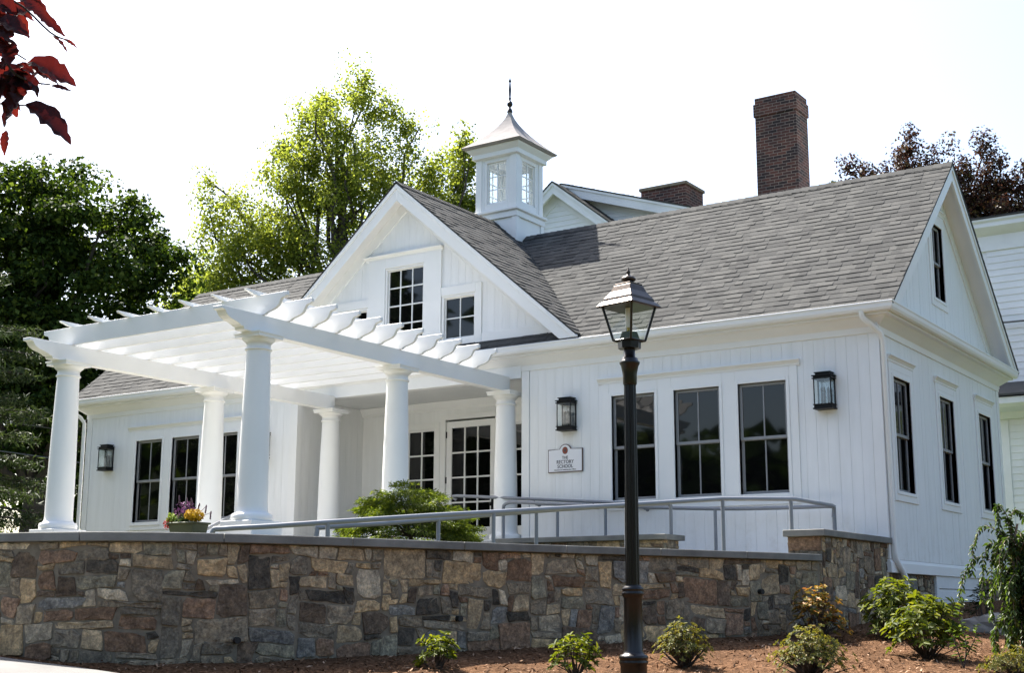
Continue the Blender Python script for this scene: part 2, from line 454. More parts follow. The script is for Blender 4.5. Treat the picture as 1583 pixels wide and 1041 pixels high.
# paved edge at the lower left
WP = [(-12.5, -9.35), (-10.5, -9.72), (-8.5, -9.95), (-6.8, -10.03), (-5.4, -9.98), (-4.65, -9.90), (-4.182, -9.791), (-3.542, -9.615), (-3.072, -9.330), (-2.72, -8.922), (-2.44, -8.394), (-2.194, -7.797), (-1.954, -7.151), (-1.698, -6.466), (-1.412, -5.746), (-1.091, -4.986), (-.737, -4.173), (-.361, -3.286), (.012, -2.29)]
def resample(pts, step):
    P = [Vector((p[0], p[1], 0)) for p in pts]; out = []; n = len(P)
    dense = []
    for i in range(n-1):
        p0, p1, p2, p3 = P[max(i-1, 0)], P[i], P[i+1], P[min(i+2, n-1)]
        for k in range(12):
            t = k/12; dense.append(.5*((2*p1)+(p2-p0)*t+(2*p0-5*p1+4*p2-p3)*t*t+(3*p1-p0-3*p2+p3)*t**3))
    dense.append(P[-1]); L = [0]
    for a, b in zip(dense[:-1], dense[1:]): L.append(L[-1]+(b-a).length)
    return dense, L
DEN, LEN = resample(WP, .1); WLEN = LEN[-1]
def wall_at(s):                               # point and outward normal on the wall's outer line
    s = max(0, min(WLEN-1e-4, s)); i = int(np.searchsorted(LEN, s, side='right'))-1; i = min(i, len(DEN)-2)
    t = (s-LEN[i])/(LEN[i+1]-LEN[i]); p = DEN[i].lerp(DEN[i+1], t)
    d = (DEN[min(i+2, len(DEN)-1)]-DEN[max(i-1, 0)]).normalized()
    return p, Vector((d.y, -d.x, 0)), d
PAVE = simple('pavement_concrete', (.125, .12, .114), .85, .12, 3, .15, 90)
pv = MB()
near = [(-9, -10.75), (-6.2, -10.45), (-4.9, -10.22), (-4.12, -9.99), (-3.55, -9.95), (-2.95, -9.88), (-2.55, -9.86), (-1.7, -10.15), (-1.2, -10.7), (-.9, -11.5), (-1.6, -13), (-4, -15.5), (-9, -16)]
pts = [(x, y, gz(x, y)+.045) for x, y in near]
c0 = (-4.5, -12.3, gz(-4.5, -12.3)+.045)
pv.add(pts+[c0]+[(x, y, z-.2) for x, y, z in pts], [(i, (i+1) % 13, 13) for i in range(13)][::1] + [(i, i+14, (i+1) % 13+14, (i+1) % 13) for i in range(13)])
struct(pv.build('pavement', PAVE))

# ------------------------------------------------------------------ stone walls
PAL = [((.145, .118, .084), 5), ((.112, .097, .076), 4), ((.215, .16, .092), 4.5), ((.25, .172, .082), 2.4), ((.125, .072, .042), 3), ((.11, .113, .118), 1.6), ((.045, .040, .035), 2.4), ((.17, .10, .062), 1.4), ((.235, .20, .148), 2.6), ((.075, .053, .038), 2.6), ((.125, .117, .086), 3)]
def rubble(L, H, seed, cw=.090, chh=.055):
    r = random.Random(seed); nx = max(1, int(round(L/cw))); nz = max(1, int(round(H/chh))); cw = L/nx; chh = H/nz
    grid = [[0]*nx for _ in range(nz)]; out = []
    order = [(i, j) for j in range(nz) for i in range(nx)]
    for (i, j) in order:
        if grid[j][i]: continue
        for tr in range(30):
            k = r.random()
            if k < .10: a, b = r.randint(4, 6), r.randint(4, 5)
            elif k < .38: a, b = r.randint(3, 4), r.randint(2, 3)
            elif k < .50: a, b = r.randint(2, 3), r.randint(3, 5)
            elif k < .80: a, b = r.randint(3, 6), r.randint(1, 2)
            else: a, b = r.randint(1, 2), r.randint(1, 3)
            if tr > 20: a, b = r.randint(1, 2), 1
            if tr == 29: a = b = 1
            if i+a > nx or j+b > nz: continue
            if any(grid[j+q][i+p] for p in range(a) for q in range(b)): continue
            break
        else: a = b = 1
        for p in range(a):
            for q in range(b): grid[j+q][i+p] = 1
        out.append((i*cw, (i+a)*cw, j*chh, (j+b)*chh))
    return out, cw, chh
def rubble_mesh(name, parent, pos, L, H, seed, inset=.008, prot=.012, drains=()):
    """pos(s, h, d): point at s along, h up, d out of the mortar face"""
    st, cw, ch = rubble(L, H, seed); r = random.Random(seed+1)
    V = []; F = []; Cc = []
    cols = [c for c, k in PAL]; wts = [k for c, k in PAL]
    jit = {}
    def J(s, h):
        k = (round(s/cw), round(h/ch))
        if k not in jit: jit[k] = (0 if s < .01 or s > L-.01 else r.uniform(-.24, .24)*cw, 0 if h < .01 or h > H-.01 else r.uniform(-.22, .22)*ch)
        e = min(1, s/.1, (L-s)/.1, h/.1, (H-h)/.1); e = max(0, e); q0 = seed*1.7
        ws = .012*math.sin(h*17+q0+2*math.sin(s*4.1+q0))+.006*math.sin(s*11+h*23+q0); wh = .018*math.sin(s*4.3+q0*2+1.5*math.sin(h*5))+.006*math.sin(s*19+h*7+q0)
        return s+jit[k][0]+ws*e, h+jit[k][1]+wh*e
    for (a, b, c, d) in st:
        i0, i1, j0, j1 = round(a/cw), round(b/cw), round(c/ch), round(d/ch)
        crn = [J(a, c), J(b, c), J(b, d), J(a, d)]
        cs = sum(p[0] for p in crn)/4; chh_ = sum(p[1] for p in crn)/4; pts = []
        for k in range(4):
            p0, p1, p2 = crn[k-1], crn[k], crn[(k+1) % 4]
            if r.random() < .42:                                   # a corner broken off
                u1, u2 = r.uniform(.06, .34), r.uniform(.06, .34)
                pts += [(p1[0]+(p0[0]-p1[0])*u1, p1[1]+(p0[1]-p1[1])*u1), (p1[0]+(p2[0]-p1[0])*u2, p1[1]+(p2[1]-p1[1])*u2)]
            else:
                u1 = .05; pts += [(p1[0]+(p0[0]-p1[0])*u1, p1[1]+(p0[1]-p1[1])*u1), (p1[0]+(p2[0]-p1[0])*u1, p1[1]+(p2[1]-p1[1])*u1)]
        q = []
        for k in range(len(pts)):
            p0, p1 = pts[k], pts[(k+1) % len(pts)]; q.append(p0); L_ = math.hypot(p1[0]-p0[0], p1[1]-p0[1])
            for m_ in range(1, max(1, int(L_/.05))):
                f_ = m_/max(1, int(L_/.05)); q.append((p0[0]+(p1[0]-p0[0])*f_+r.uniform(-.004, .004), p0[1]+(p1[1]-p0[1])*f_+r.uniform(-.004, .004)))
        pts = q
        pr = prot*r.uniform(.5, 1.35); tx, tz = r.uniform(-.05, .05), r.uniform(-.06, .06)
        col = r.choices(cols, wts)[0]; k = r.uniform(1.7, 2.6); gm = sum(col)/3; col = tuple((gm+(x-gm)*.64)*w_ for x, w_ in zip(col, (1.04, 1.0, .90))); col = tuple(x*k for x in col)
        o = len(V); n = len(pts)
        for (ins, dep) in ((inset, -.012), (inset+.001, pr*.62), (inset+.006, pr*.9), (inset+.034, pr*1.05)):
            for (s, h) in pts:
                ds, dh = s-cs, h-chh_; ln = math.hypot(ds, dh)+1e-6; f = max(.15, 1-ins/ln)
                V.append(pos(cs+ds*f, chh_+dh*f, dep+(ds*tx+dh*tz if dep > 0 else 0)+(r.uniform(-.0035, .0035) if dep > 0 else 0)))
        V.append(pos(cs, chh_, pr*1.0+r.uniform(-.003, .005))); Cc += [col]*(4*n+1)
        for ring in range(3):
            for k in range(n):
                k2 = (k+1) % n; F.append((o+ring*n+k, o+ring*n+k2, o+(ring+1)*n+k2, o+(ring+1)*n+k))
        for k in range(n): F.append((o+3*n+k, o+3*n+(k+1) % n, o+4*n))
    me = bpy.data.meshes.new(name); me.from_pydata([tuple(v) for v in V], [], F); me.materials.append(STONE)
    at = me.color_attributes.new('stone', 'FLOAT_COLOR', 'POINT')
    at.data.foreach_set('color', np.array([(c[0], c[1], c[2], 1) for c in Cc], dtype=np.float32).reshape(-1))
    me.update(); o = bpy.data.objects.new(name, me); COL.objects.link(o); attach(o, parent); return o

CAPZ = -.383; CAPT = .075
sw = thing('stone_wall', 'long curved fieldstone retaining wall with grey bluestone coping in front of white house', 'wall', (-2.4, -8.2, -1.4))
HB = 1.30                                         # height of the stone face, foot buried in the mulch
def wpos(s, h, d):
    p, nrm, t = wall_at(s); q = p - nrm*.055 + nrm*d
    return Vector((q.x, q.y, CAPZ-CAPT-HB+h))
rubble_mesh('stonework', sw, wpos, WLEN-.03, HB, 11)
core = MB(); prev = None; N_ = 120; vs = []
for i in range(N_+1):
    s = WLEN*i/N_; p, nrm, t = wall_at(s)
    a = p-nrm*.055; b = p-nrm*.42
    for q in (a, b):
        for z in (CAPZ-CAPT-HB-.2, CAPZ-CAPT): vs.append((q.x, q.y, z))
fs = []
for i in range(N_):
    a, b = 4*i, 4*i+4
    fs += [(a, b, b+1, a+1), (a+2, a+3, b+3, b+2), (a+1, b+1, b+3, a+3)]
fs += [(0, 1, 3, 2), (4*N_, 4*N_+2, 4*N_+3, 4*N_+1)]
core.add(vs, fs); core.build('mortar_core', MORTAR, sw)
s = WLEN; k = 0
joints = [WLEN]
while s > 0: s -= 1.17; joints.append(max(0, s))
for a, b in zip(joints[1:], joints[:-1]):
    cb = MB(); m_ = 6; vs = []
    for i in range(m_+1):
        ss = a+.003+(b-a-.006)*i/m_; p, nrm, t = wall_at(ss)
        dz = random.uniform(-.001, .001)
        for q, z in ((p, CAPZ-CAPT), (p, CAPZ+dz), (p-nrm*.46, CAPZ+dz), (p-nrm*.46, CAPZ-CAPT)): vs.append((q.x, q.y, z+.002))
    fs = []
    for i in range(m_):
        for e in range(4): fs.append((4*i+e, 4*i+4+e, 4*i+4+(e+1) % 4, 4*i+(e+1) % 4))
    fs += [(0, 1, 2, 3), (4*m_+3, 4*m_+2, 4*m_+1, 4*m_)]
    cb.add(vs, fs); cb.build('coping_stone', BLUESTONE, sw, .006)
# three drain holes through the wall face
def drain(s, h):
    p, nrm, t = wall_at(s); q = p+nrm*.0; z = CAPZ-CAPT-HB+h
    d = MB(); c = Vector((q.x, q.y, z))
    d.tube([c-nrm*.1, c+nrm*.012], .027, 14)
    o = d.build('drain_pipe', DRAIN, sw); return o
def s_of(x, y): return min(range(0, int(WLEN*100)), key=lambda i: (wall_at(i/100)[0].x-x)**2+(wall_at(i/100)[0].y-y)**2)/100
for (x, y, z) in ((-2.57, -8.65, -1.245), (-1.77, -6.66, -1.075), (-.33, -3.2, -.80)):
    drain(s_of(x, y), z-(CAPZ-CAPT-HB))

def axis_wall(name, label, x0, x1, y0, y1, zb, zt, cap, faces, seed, over=.035):
    t = thing(name, label, 'wall', ((x0+x1)/2, (y0+y1)/2, zb))
    H = zt-cap-zb; i = .03
    for k, fc in enumerate(faces):
        if fc == 'x+': f = lambda s, h, d: (x1-i+d, y0+i+s*(y1-y0-2*i)/L, zb+h); L = y1-y0-2*i
        if fc == 'y-': f = lambda s, h, d: (x0+i+s*(x1-x0-2*i)/L, y0+i-d, zb+h); L = x1-x0-2*i
        if fc == 'x-': f = lambda s, h, d: (x0+i-d, y1-i-s*(y1-y0-2*i)/L, zb+h); L = y1-y0-2*i
        rubble_mesh('stonework', t, f, L, H, seed+k)
    m = MB(); m.box(x0+i, x1-i, y0+i, y1-i, zb, zt-cap); m.build('mortar_core', MORTAR, t)
    m = MB(); m.box(x0-over+.03, x1+over, y0-over, y1+over, zt-cap, zt); m.build('coping_stone', BLUESTONE, t, .006)
    return t
axis_wall('stone_pier', 'square-topped stone end pier at the right end of the curved wall against the house corner', -.46, .0, -2.23, .05, -1.35, -.10, .075, ('x+', 'y-', 'x-'), 31)
axis_wall('stone_wall', 'short low stone wall with grey cap between the ramp railings under the three windows', -5.2, -2.52, -1.2, -.72, -1.0, -.04, .07, ('x+', 'y-'), 41)

# ------------------------------------------------------------------ ground inside the wall, terrace, porch floor
tb = MB(); inner = []
for i in range(41):
    s = .3+(WLEN-.6)*i/40; p, nrm, t_ = wall_at(s); q = p-nrm*.40; inner.append((q.x, q.y))
poly = inner+[(-.44, -2.0), (-.44, 1.0), (-15.4, 1.0), (-30, 3), (-30, -9)]
tb.prism([(x, y, -1.3) for x, y in poly], (0, 0, .80))
struct(tb.build('lawn', LAWN))
tr = MB(); tr.box(-11.2, -4.95, -5.75, -.35, -.6, -.20); struct(tr.build('terrace_paving', CONC, None, .01))
pf = MB(); pf.box(-10.06, -5.52, -.345, 1.72, -.6, -.012); struct(pf.build('porch_floor', CONC, None, .01))
ra = MB()
ra.prism([(-6.6, -.70, -.49), (-2.5, -.70, -.49), (-2.5, -.70, -.475), (-6.6, -.70, -.25)], (0, .64, 0))
ra.box(-2.5, -.47, -1.75, -.06, -.6, -.475)
struct(ra.build('ramp', CONC))

# ------------------------------------------------------------------ the white house
XL, XP0, XP1, XR, DEP = -15.5, -10.08, -5.5, 0.0, 5.83
GX = -7.80; RY, RZ = 2.915, 5.60; SLM = .862
house = thing('white_house', 'single-storey white board-sided house with grey shingle roofs, front gable and cupola', 'house', (-7.75, 2.9, -.5))
WZ0, WZ1 = .52, 2.02; WW = .696
FR_R = [(-3.95, -3.254), (-2.95, -2.254), (-1.975, -1.279)]
FR_L = [(-14.07, -13.374), (-13.11, -12.414), (-12.15, -11.454)]
SD = [(.446, 1.142), (2.47, 3.166), (4.50, 5.196)]
hole = lambda lst: [(a-.04, b+.04, WZ0-.04, WZ1+.04) for a, b in lst]
w_ = MB()
backing(w_, FRONT, XP1+.01, XR-.02, -.5, 2.7, hole(FR_R))
planks(w_, FRONT, XP1+.13, XR-.135, -.36, 2.535, hole(FR_R))
backing(w_, FRONT, XL+.02, XP0-.01, -.5, 2.7, hole(FR_L))
planks(w_, FRONT, XL+.135, XP0-.16, -.36, 2.535, hole(FR_L))
backing(w_, SIDE, .105, DEP, -.5, 2.7, hole(SD))
planks(w_, SIDE, .135, DEP-.135, -.36, 2.535, hole(SD))
LS = lambda h, o, z: (XL-o, h, z)
backing(w_, LS, .105, DEP, -.5, 2.7, ()); planks(w_, LS, .135, DEP-.135, -.36, 2.535)
w_.box(XL+.1, XR-.1, DEP-.1, DEP, -.5, 2.7)
# porch recess walls
PL = lambda h, o, z: (XP0+o, h, z); PR = lambda h, o, z: (XP1-o, h, z)
planks(w_, PL, .02, 1.73, -.02, 2.5); backing(w_, PL, .11, 1.73, -.1, 2.6)
planks(w_, PR, .02, 1.73, -.02, 2.5); backing(w_, PR, .11, 1.73, -.1, 2.6)
PB = lambda h, o, z: (h, 1.73-o, z)
DH = [(-9.06, -8.46, -.01, 2.06), (-8.25, -7.16, -.01, 2.19), (-6.96, -6.36, -.01, 2.06)]
backing(w_, PB, XP0-.1, XP1+.1, -.1, 2.6, [(-9.06, -8.46, .2, 2.06), (-8.25, -7.16, -.1, 2.19), (-6.96, -6.36, .2, 2.06)], -.12, 0, 0)
w_.build('wall', [WHITE2, DARKGAP], house)

tm = MB()
# corner boards, water table, plain panels round the window groups
tm.box(XR-.13, XR+.012, -.012, .13, -.362, 2.53)
tm.box(XL-.012, XL+.13, -.012, .13, -.362, 2.53)
tm.box(XR-.13, XR+.012, DEP-.13, DEP+.012, -.362, 2.53)
tm.box(XP1-.012, XP1+.125, -.012, .10, -.362, 2.53)
tm.box(XP0-.155, XP0+.012, -.012, .10, -.362, 2.53)
for a, b in ((XP1+.001, XR), (XL, XP0-.001)):
    tm.prism([(a, .05, -.53), (a, -.035, -.53), (a, -.035, -.41), (a, -.014, -.37), (a, .05, -.37)], (b-a-(.05 if b == XR else 0), 0, 0))
tm.prism([(-.05, -.036, -.531), (.035, -.036, -.531), (.035, -.036, -.41), (.014, -.036, -.369), (-.05, -.036, -.369)], (0, DEP+.07, 0))
for grp in (FR_R, FR_L):
    a, b = grp[0][0], grp[-1][1]
    xs_ = [a-.16]+[v for pr in grp for v in (pr[0]-.044, pr[1]+.044)]+[b+.16]
    for i in range(0, len(xs_), 2): tm.mbox(FRONT, xs_[i], xs_[i+1], -.02, .018, WZ0-.145, 2.205)
    for (p, q) in grp:
        tm.mbox(FRONT, p-.044, q+.044, -.02, .0179, WZ0-.145, WZ0-.044); tm.mbox(FRONT, p-.044, q+.044, -.02, .0179, WZ1+.044, 2.205)
        tm.mbox(FRONT, p-.06, q+.06, .018, .036, WZ0-.062, WZ0-.044)
    head_trim(tm, FRONT, a-.225, b+.205, 2.205, 2.29, .075)
for (p, q) in SD:
    frame_ring(tm, SIDE, p-.14, q+.14, WZ0-.13, 2.205, .096, -.02, .018)
    tm.mbox(SIDE, p-.044, q+.044, -.02, .0178, WZ1+.04, 2.11)
    head_trim(tm, SIDE, p-.18, q+.18, 2.205, 2.29, .07)
# frieze, bed mould, soffit round the eaves with mitred corners
prof = [(-.02, 2.53), (.020, 2.53), (.020, 2.615), (.034, 2.625), (.085, 2.665), (.14, 2.705), (.155, 2.725), (.215, 2.73), (.215, 2.865), (-.02, 2.865)]
path = [(XL, DEP+.2, -1, 0), (XL, 0, -1, -1), (XR, 0, 1, -1), (XR, DEP, 1, 1), (XL, DEP, -1, 1)]
def sweep(mb, prof, path, m=0, smooth=False):
    n = len(prof); vs = [(x+ox*o, y+oy*o, z) for (x, y, ox, oy) in path for (o, z) in prof]
    fs = [(i*n+k, i*n+(k+1) % n, (i+1)*n+(k+1) % n, (i+1)*n+k) for i in range(len(path)-1) for k in range(n)]
    mb.add(vs, fs, m, smooth); mb.add(vs[:n], [tuple(range(n))], m); mb.add(vs[-n:], [tuple(range(n-1, -1, -1))], m)
sweep(tm, prof, path[1:4])
tm.build('trim', WHITE, house, .004)
gu = MB()
gp = [(.217, 2.76), (.245, 2.755), (.275, 2.768), (.292, 2.80), (.296, 2.845), (.307, 2.862), (.305, 2.878), (.290, 2.878), (.280, 2.862), (.217, 2.862)]
sweep(gu, gp, [(XL-.25, 0, 0, -1), (XR, 0, 1, -1), (XR, DEP+.25, 1, 0)])
go = gu.build('gutter', GUTTER, house, .003)
ds = MB()
ds.tube([(-.12, -.25, 2.78), (-.115, -.245, 2.70), (-.03, -.14, 2.60), (.035, -.03, 2.52), (.045, .03, 2.42), (.047, .07, -.28), (.05, .085, -.36), (.075, .24, -.50), (.09, .33, -.60), (.09, .35, -1.05)], .038, 12)
for z in (2.1, .9): ds.box(.01, .05, .03, .11, z-.012, z+.012)
ds.build('downspout', GUTTER, house)
d2 = MB(); d2.tube([(XL-.2, -.25, 2.78), (XL-.19, -.24, 2.68), (XL-.10, -.10, 2.56), (XL-.06, -.04, 2.46), (XL-.058, -.03, -.5)], .036, 10)
d2.build('downspout', GUTTER, house)

for a, b in FR_R+FR_L: sash_window(house, FRONT, a, b, WZ0, WZ1)
for a, b in SD: sash_window(house, SIDE, a, b, WZ0, WZ1)

# side gable
sg = MB(); zf = lambda y: RZ-.10-SLM*abs(y-RY)
gh = [(2.57-.04, 3.10+.04, 3.50-.04, 4.64+.04)]
planks(sg, SIDE, -.05, DEP+.05, 2.87, zf, gh)
sg.prism([(-.018, .0, 2.87), (-.018, DEP, 2.87), (-.018, RY, RZ-.1-.0)], (-.05, 0, 0), 1) if False else None
for (a, b) in ((.0, 2.53), (3.14, DEP)):
    n_ = 14
    for i in range(n_):
        p, q = a+(b-a)*i/n_, a+(b-a)*(i+1)/n_
        sg.prism([(-.011, p, 2.87), (-.011, q, 2.87), (-.011, q, max(2.88, zf(q))), (-.011, p, max(2.88, zf(p)))], (-.06, 0, 0), 1)
sg.box(-.078, -.018, 2.53, 3.14, 2.87, 3.46, 1)
sg.prism([(-.018, 2.53, 4.68), (-.018, 3.14, 4.68), (-.018, 3.14, zf(3.14)), (-.018, RY, zf(RY)), (-.018, 2.53, zf(2.53))], (-.06, 0, 0), 1)
sg.build('side_gable_wall', [WHITE2, DARKGAP], house)
sash_window(house, SIDE, 2.57, 3.10, 3.50, 4.64)
rk = MB()
frame_ring(rk, SIDE, 2.57-.135, 3.10+.135, 3.50-.13, 4.83, .092, -.02, .018); rk.mbox(SIDE, 2.52, 3.15, -.02, .0178, 4.68, 4.75)
head_trim(rk, SIDE, 2.57-.17, 3.10+.17, 4.83, 4.905, .06)
HW = RY+.27
band(rk, SIDE, RY, RZ, SLM, HW, .025, .215, .235, .275, 0, 2.868)           # fascia
band(rk, SIDE, RY, RZ, SLM, HW, .025, .085, .275, .292, 0, 2.868)           # top moulding
band(rk, SIDE, RY, RZ, SLM, HW, .14, .16, 0, .236, 0, 2.868)                # soffit
band(rk, SIDE, RY, RZ, SLM, HW-.2, .16, .34, -.01, .022)          # frieze along the slope
rk.build('side_rake_trim', WHITE, house, .003); rk = MB()
# front gable
GZP, GSL, GHW = 5.86, .848, 3.42
band(rk, FRONT, GX, GZP, GSL, GHW, .02, .235, .235, .275, 0, 2.905)
band(rk, FRONT, GX, GZP, GSL, GHW, .02, .08, .275, .295, 0, 2.905)
band(rk, FRONT, GX, GZP, GSL, GHW-.05, .15, .17, 0, .236, 0, 2.905)
band(rk, FRONT, GX, GZP, GSL, GHW-.22, .17, .33, -.01, .024)
rk.build('rake_trim', WHITE, house, .003)
fg = MB(); zf2 = lambda x: GZP-.12-GSL*abs(x-GX)
GW = (-8.17, -7.43, 3.25, 4.47); GSR = (-7.0, -6.41, 3.185, 3.855); GSLW = (-9.19, -8.60, 3.185, 3.855)
ho = lambda q: (q[0]-.04, q[1]+.04, q[2]-.04, q[3]+.04)
planks(fg, FRONT, GX-3.2, GX+3.2, 2.9, zf2, [ho(GW), ho(GSR), ho(GSLW)], .142)
bx = sorted([GX-3.3, GX+3.3, ho(GW)[0], ho(GW)[1], ho(GSR)[0], ho(GSR)[1], ho(GSLW)[0], ho(GSLW)[1], GX])
hs = [ho(GW), ho(GSR), ho(GSLW)]
for a, b in zip(bx[:-1], bx[1:]):
    n_ = max(1, int((b-a)/.2))
    for i in range(n_):
        p, q = a+(b-a)*i/n_, a+(b-a)*(i+1)/n_; mid = (p+q)/2; z = 2.9
        for hh in hs:
            if hh[0] < mid < hh[1]: fg.box(p, q, .018, .08, z, hh[2], 1); z = hh[3]
        fg.prism([(p, .018, z), (q, .018, z), (q, .018, max(z+.01, zf2(q))), (p, .018, max(z+.01, zf2(p)))], (0, .06, 0), 1)
fg.build('front_gable_wall', [WHITE2, DARKGAP], house)
grid_window(house, FRONT, *GW, 3, 4); grid_window(house, FRONT, *GSR, 2, 2, mun=.02); grid_window(house, FRONT, *GSLW, 2, 2, mun=.02)
ft = MB()
ft.mbox(FRONT, -8.56, GW[0]-.036, -.01, .03, 2.95, 4.66); ft.mbox(FRONT, GW[1]+.036, -7.05, -.01, .03, 2.95, 4.66)
ft.mbox(FRONT, GW[0]-.036, GW[1]+.036, -.01, .0298, GW[3]+.036, 4.66)
head_trim(ft, FRONT, -8.64, -7.03, 4.66, 4.74, .085)
for q, sg_ in ((GSR, 1), (GSLW, -1)):
    a, b = (q[1]+.036, q[1]+.15) if sg_ > 0 else (q[0]-.15, q[0]-.036)
    ft.mbox(FRONT, a, b, -.01, .025, 2.95, 4.035)
    a, b = (-7.048, q[1]+.036) if sg_ > 0 else (q[0]-.036, -8.562)
    ft.mbox(FRONT, a, b, -.01, .0248, q[3]+.036, 4.035); ft.mbox(FRONT, a, b, -.01, .0248, 2.95, q[2]-.036)
    a, b = (-6.258, -5.05) if sg_ > 0 else (-10.55, -9.342)
    ft.mbox(FRONT, a, b, -.01, .022, 2.95, 3.21)
ft.build('trim', WHITE, house, .003)

# roofs
rf = MB()
def deck(mb, O, U, V, u0, u1, v0, v1, th=.03):
    O, U, V = Vector(O), Vector(U), Vector(V); N = U.cross(V).normalized()
    if N.z < 0: N = -N
    p = [O+U*u0+V*v0, O+U*u1+V*v0, O+U*u1+V*v1, O+U*u0+V*v1]
    if (p[1]-p[0]).cross(p[3]-p[0]).dot(N) < 0: p.reverse()
    mb.prism([q-N*th for q in p], N*th, 1)
VM = Vector((0, 1, SLM)).normalized(); VLEN = math.hypot(RY+.275, (RY+.275)*SLM)
O1 = (0, -.275, RZ-SLM*(RY+.275)); UX = (1, 0, 0)
deck(rf, O1, UX, VM, XL-.30, XR+.30, 0, VLEN); shingles(rf, O1, UX, VM, XL-.31, XR+.305, VLEN, 1)
VB = Vector((0, -1, SLM)).normalized(); O2 = (0, 2*RY+.275, RZ-SLM*(RY+.275))
deck(rf, O2, UX, VB, XL-.30, XR+.30, 0, VLEN-.03); shingles(rf, O2, UX, VB, XL-.31, XR+.305, VLEN, 2)
ridge_caps(rf, (XL-.3, RY, RZ+.004), (XR+.3, RY, RZ+.004), [(0, -.76, -SLM*.76), (0, .76, -SLM*.76)])
GVL = math.hypot(GHW, GHW*GSL)
for sg_, sd in ((1, 3), (-1, 4)):
    V_ = Vector((-sg_, 0, GSL)).normalized(); O3 = (GX+sg_*GHW, 0, GZP-GSL*GHW)
    deck(rf, O3, (0, 1, 0), V_, -.29, 3.4, 0, GVL); shingles(rf, O3, (0, 1, 0), V_, -.30, 3.4, GVL, sd)
ridge_caps(rf, (GX, -.3, GZP+.004), (GX, 3.4, GZP+.004), [(-.76, 0, -GSL*.76), (.76, 0, -GSL*.76)])
rf.build('roof', [SHINGLE, SHINGLEBASE], house)

# porch ceiling, beam, doors
pc = MB()
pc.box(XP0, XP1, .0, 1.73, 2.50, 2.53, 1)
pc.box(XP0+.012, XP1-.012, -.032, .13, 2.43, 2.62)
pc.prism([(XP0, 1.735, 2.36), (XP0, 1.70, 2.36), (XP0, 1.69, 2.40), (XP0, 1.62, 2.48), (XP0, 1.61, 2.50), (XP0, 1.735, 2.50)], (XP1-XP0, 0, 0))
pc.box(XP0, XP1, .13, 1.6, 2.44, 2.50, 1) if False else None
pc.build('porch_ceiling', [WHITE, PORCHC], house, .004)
dr = MB()
frame_ring(dr, PB, -8.31, -7.10, -.06, 2.27, .085, -.02, .02)
frame_ring(dr, PB, -9.17, -8.35, -.06, 2.16, .11, -.02, .016); frame_ring(dr, PB, -7.06, -6.25, -.06, 2.16, .11, -.02, .016)
dr.build('door_casing', WHITE, house, .004)
def glazed_door(h0, h1, z0, z1, px0, px1, pz0, pz1, nx, nz, name):
    d = MB()
    frame_ring(d, PB, h0, h1, z0, z1, px0-h0, -.06, -.012, 0, pz0-z0)
    if z1-pz1 < px0-h0: pass
    for i in range(1, nx):
        c = px0+(px1-px0)*i/nx; d.mbox(PB, c-.014, c+.014, -.05, -.016, pz0, pz1+.02)
    for k in range(1, nz):
        c = pz0+(pz1-pz0)*k/nz; d.mbox(PB, px0, px1, -.048, -.018, c-.014, c+.014)
    o = d.build(name, WHITE, house, .003)
    p = MB(); p.mbox(PB, px0, px1, -.04, -.034, pz0, pz1); p.build('pane', PANE, o)
    return o
dd = glazed_door(-8.22, -7.19, .0, 2.155, -8.108, -7.295, .34, 2.036, 3, 4, 'door')
k = MB(); k.lathe([(.012, 0), (.012, .03), (.03, .04), (.034, .055), (.026, .07), (.005, .075)], (0, 0, 0), 16)
for i, v in enumerate(k.v): k.v[i] = (-7.245+v[0], 1.742-v[2], .71+v[1])
k.mbox(PB, -7.27, -7.22, -.012, .0, .62, .80); k.build('knob', IRON, dd)
for z in (1.93, 1.15, .3):
    hg = MB(); hg.mbox(PB, -8.235, -8.207, -.015, .004, z-.055, z+.055); hg.build('hinge', IRON, dd)
glazed_door(-9.06, -8.46, .05, 2.05, -9.03, -8.49, .34, 2.022, 2, 4, 'sidelight'); glazed_door(-6.96, -6.36, .05, 2.05, -6.93, -6.39, .34, 2.022, 2, 4, 'sidelight')

# foundation of the right side, cellar hatch
f1 = rubble_mesh('foundation', house, lambda s, h, d: (-.03+d, .0+s, -1.6+h), 1.86, 1.065, 51)
f2 = rubble_mesh('foundation', house, lambda s, h, d: (-.03+d, 3.96+s, -1.6+h), 1.87, 1.065, 53)
fm = MB(); fm.box(XL+.05, -.035, .06, DEP-.05, -1.7, -.51); fm.build('foundation', MORTAR, house)
cd_ = MB(); cd_.mbox(SIDE, 1.87, 3.95, -.03, .012, -.70, -.53); cd_.mbox(SIDE, 1.87, 1.99, -.03, .012, -1.5, -.70); cd_.mbox(SIDE, 3.83, 3.95, -.03, .012, -1.5, -.70)
ch_o = cd_.build('cellar_hatch', OLDWHITE, house, .004)
for a, b in ((1.995, 2.905), (2.915, 3.825)):
    q = MB(); q.mbox(SIDE, a, b, -.03, -.006, -1.5, -.705); frame_ring(q, SIDE, a+.02, b-.02, -1.45, -.73, .12, -.006, .004)
    q.build('hatch_door', OLDWHITE, ch_o, .003)

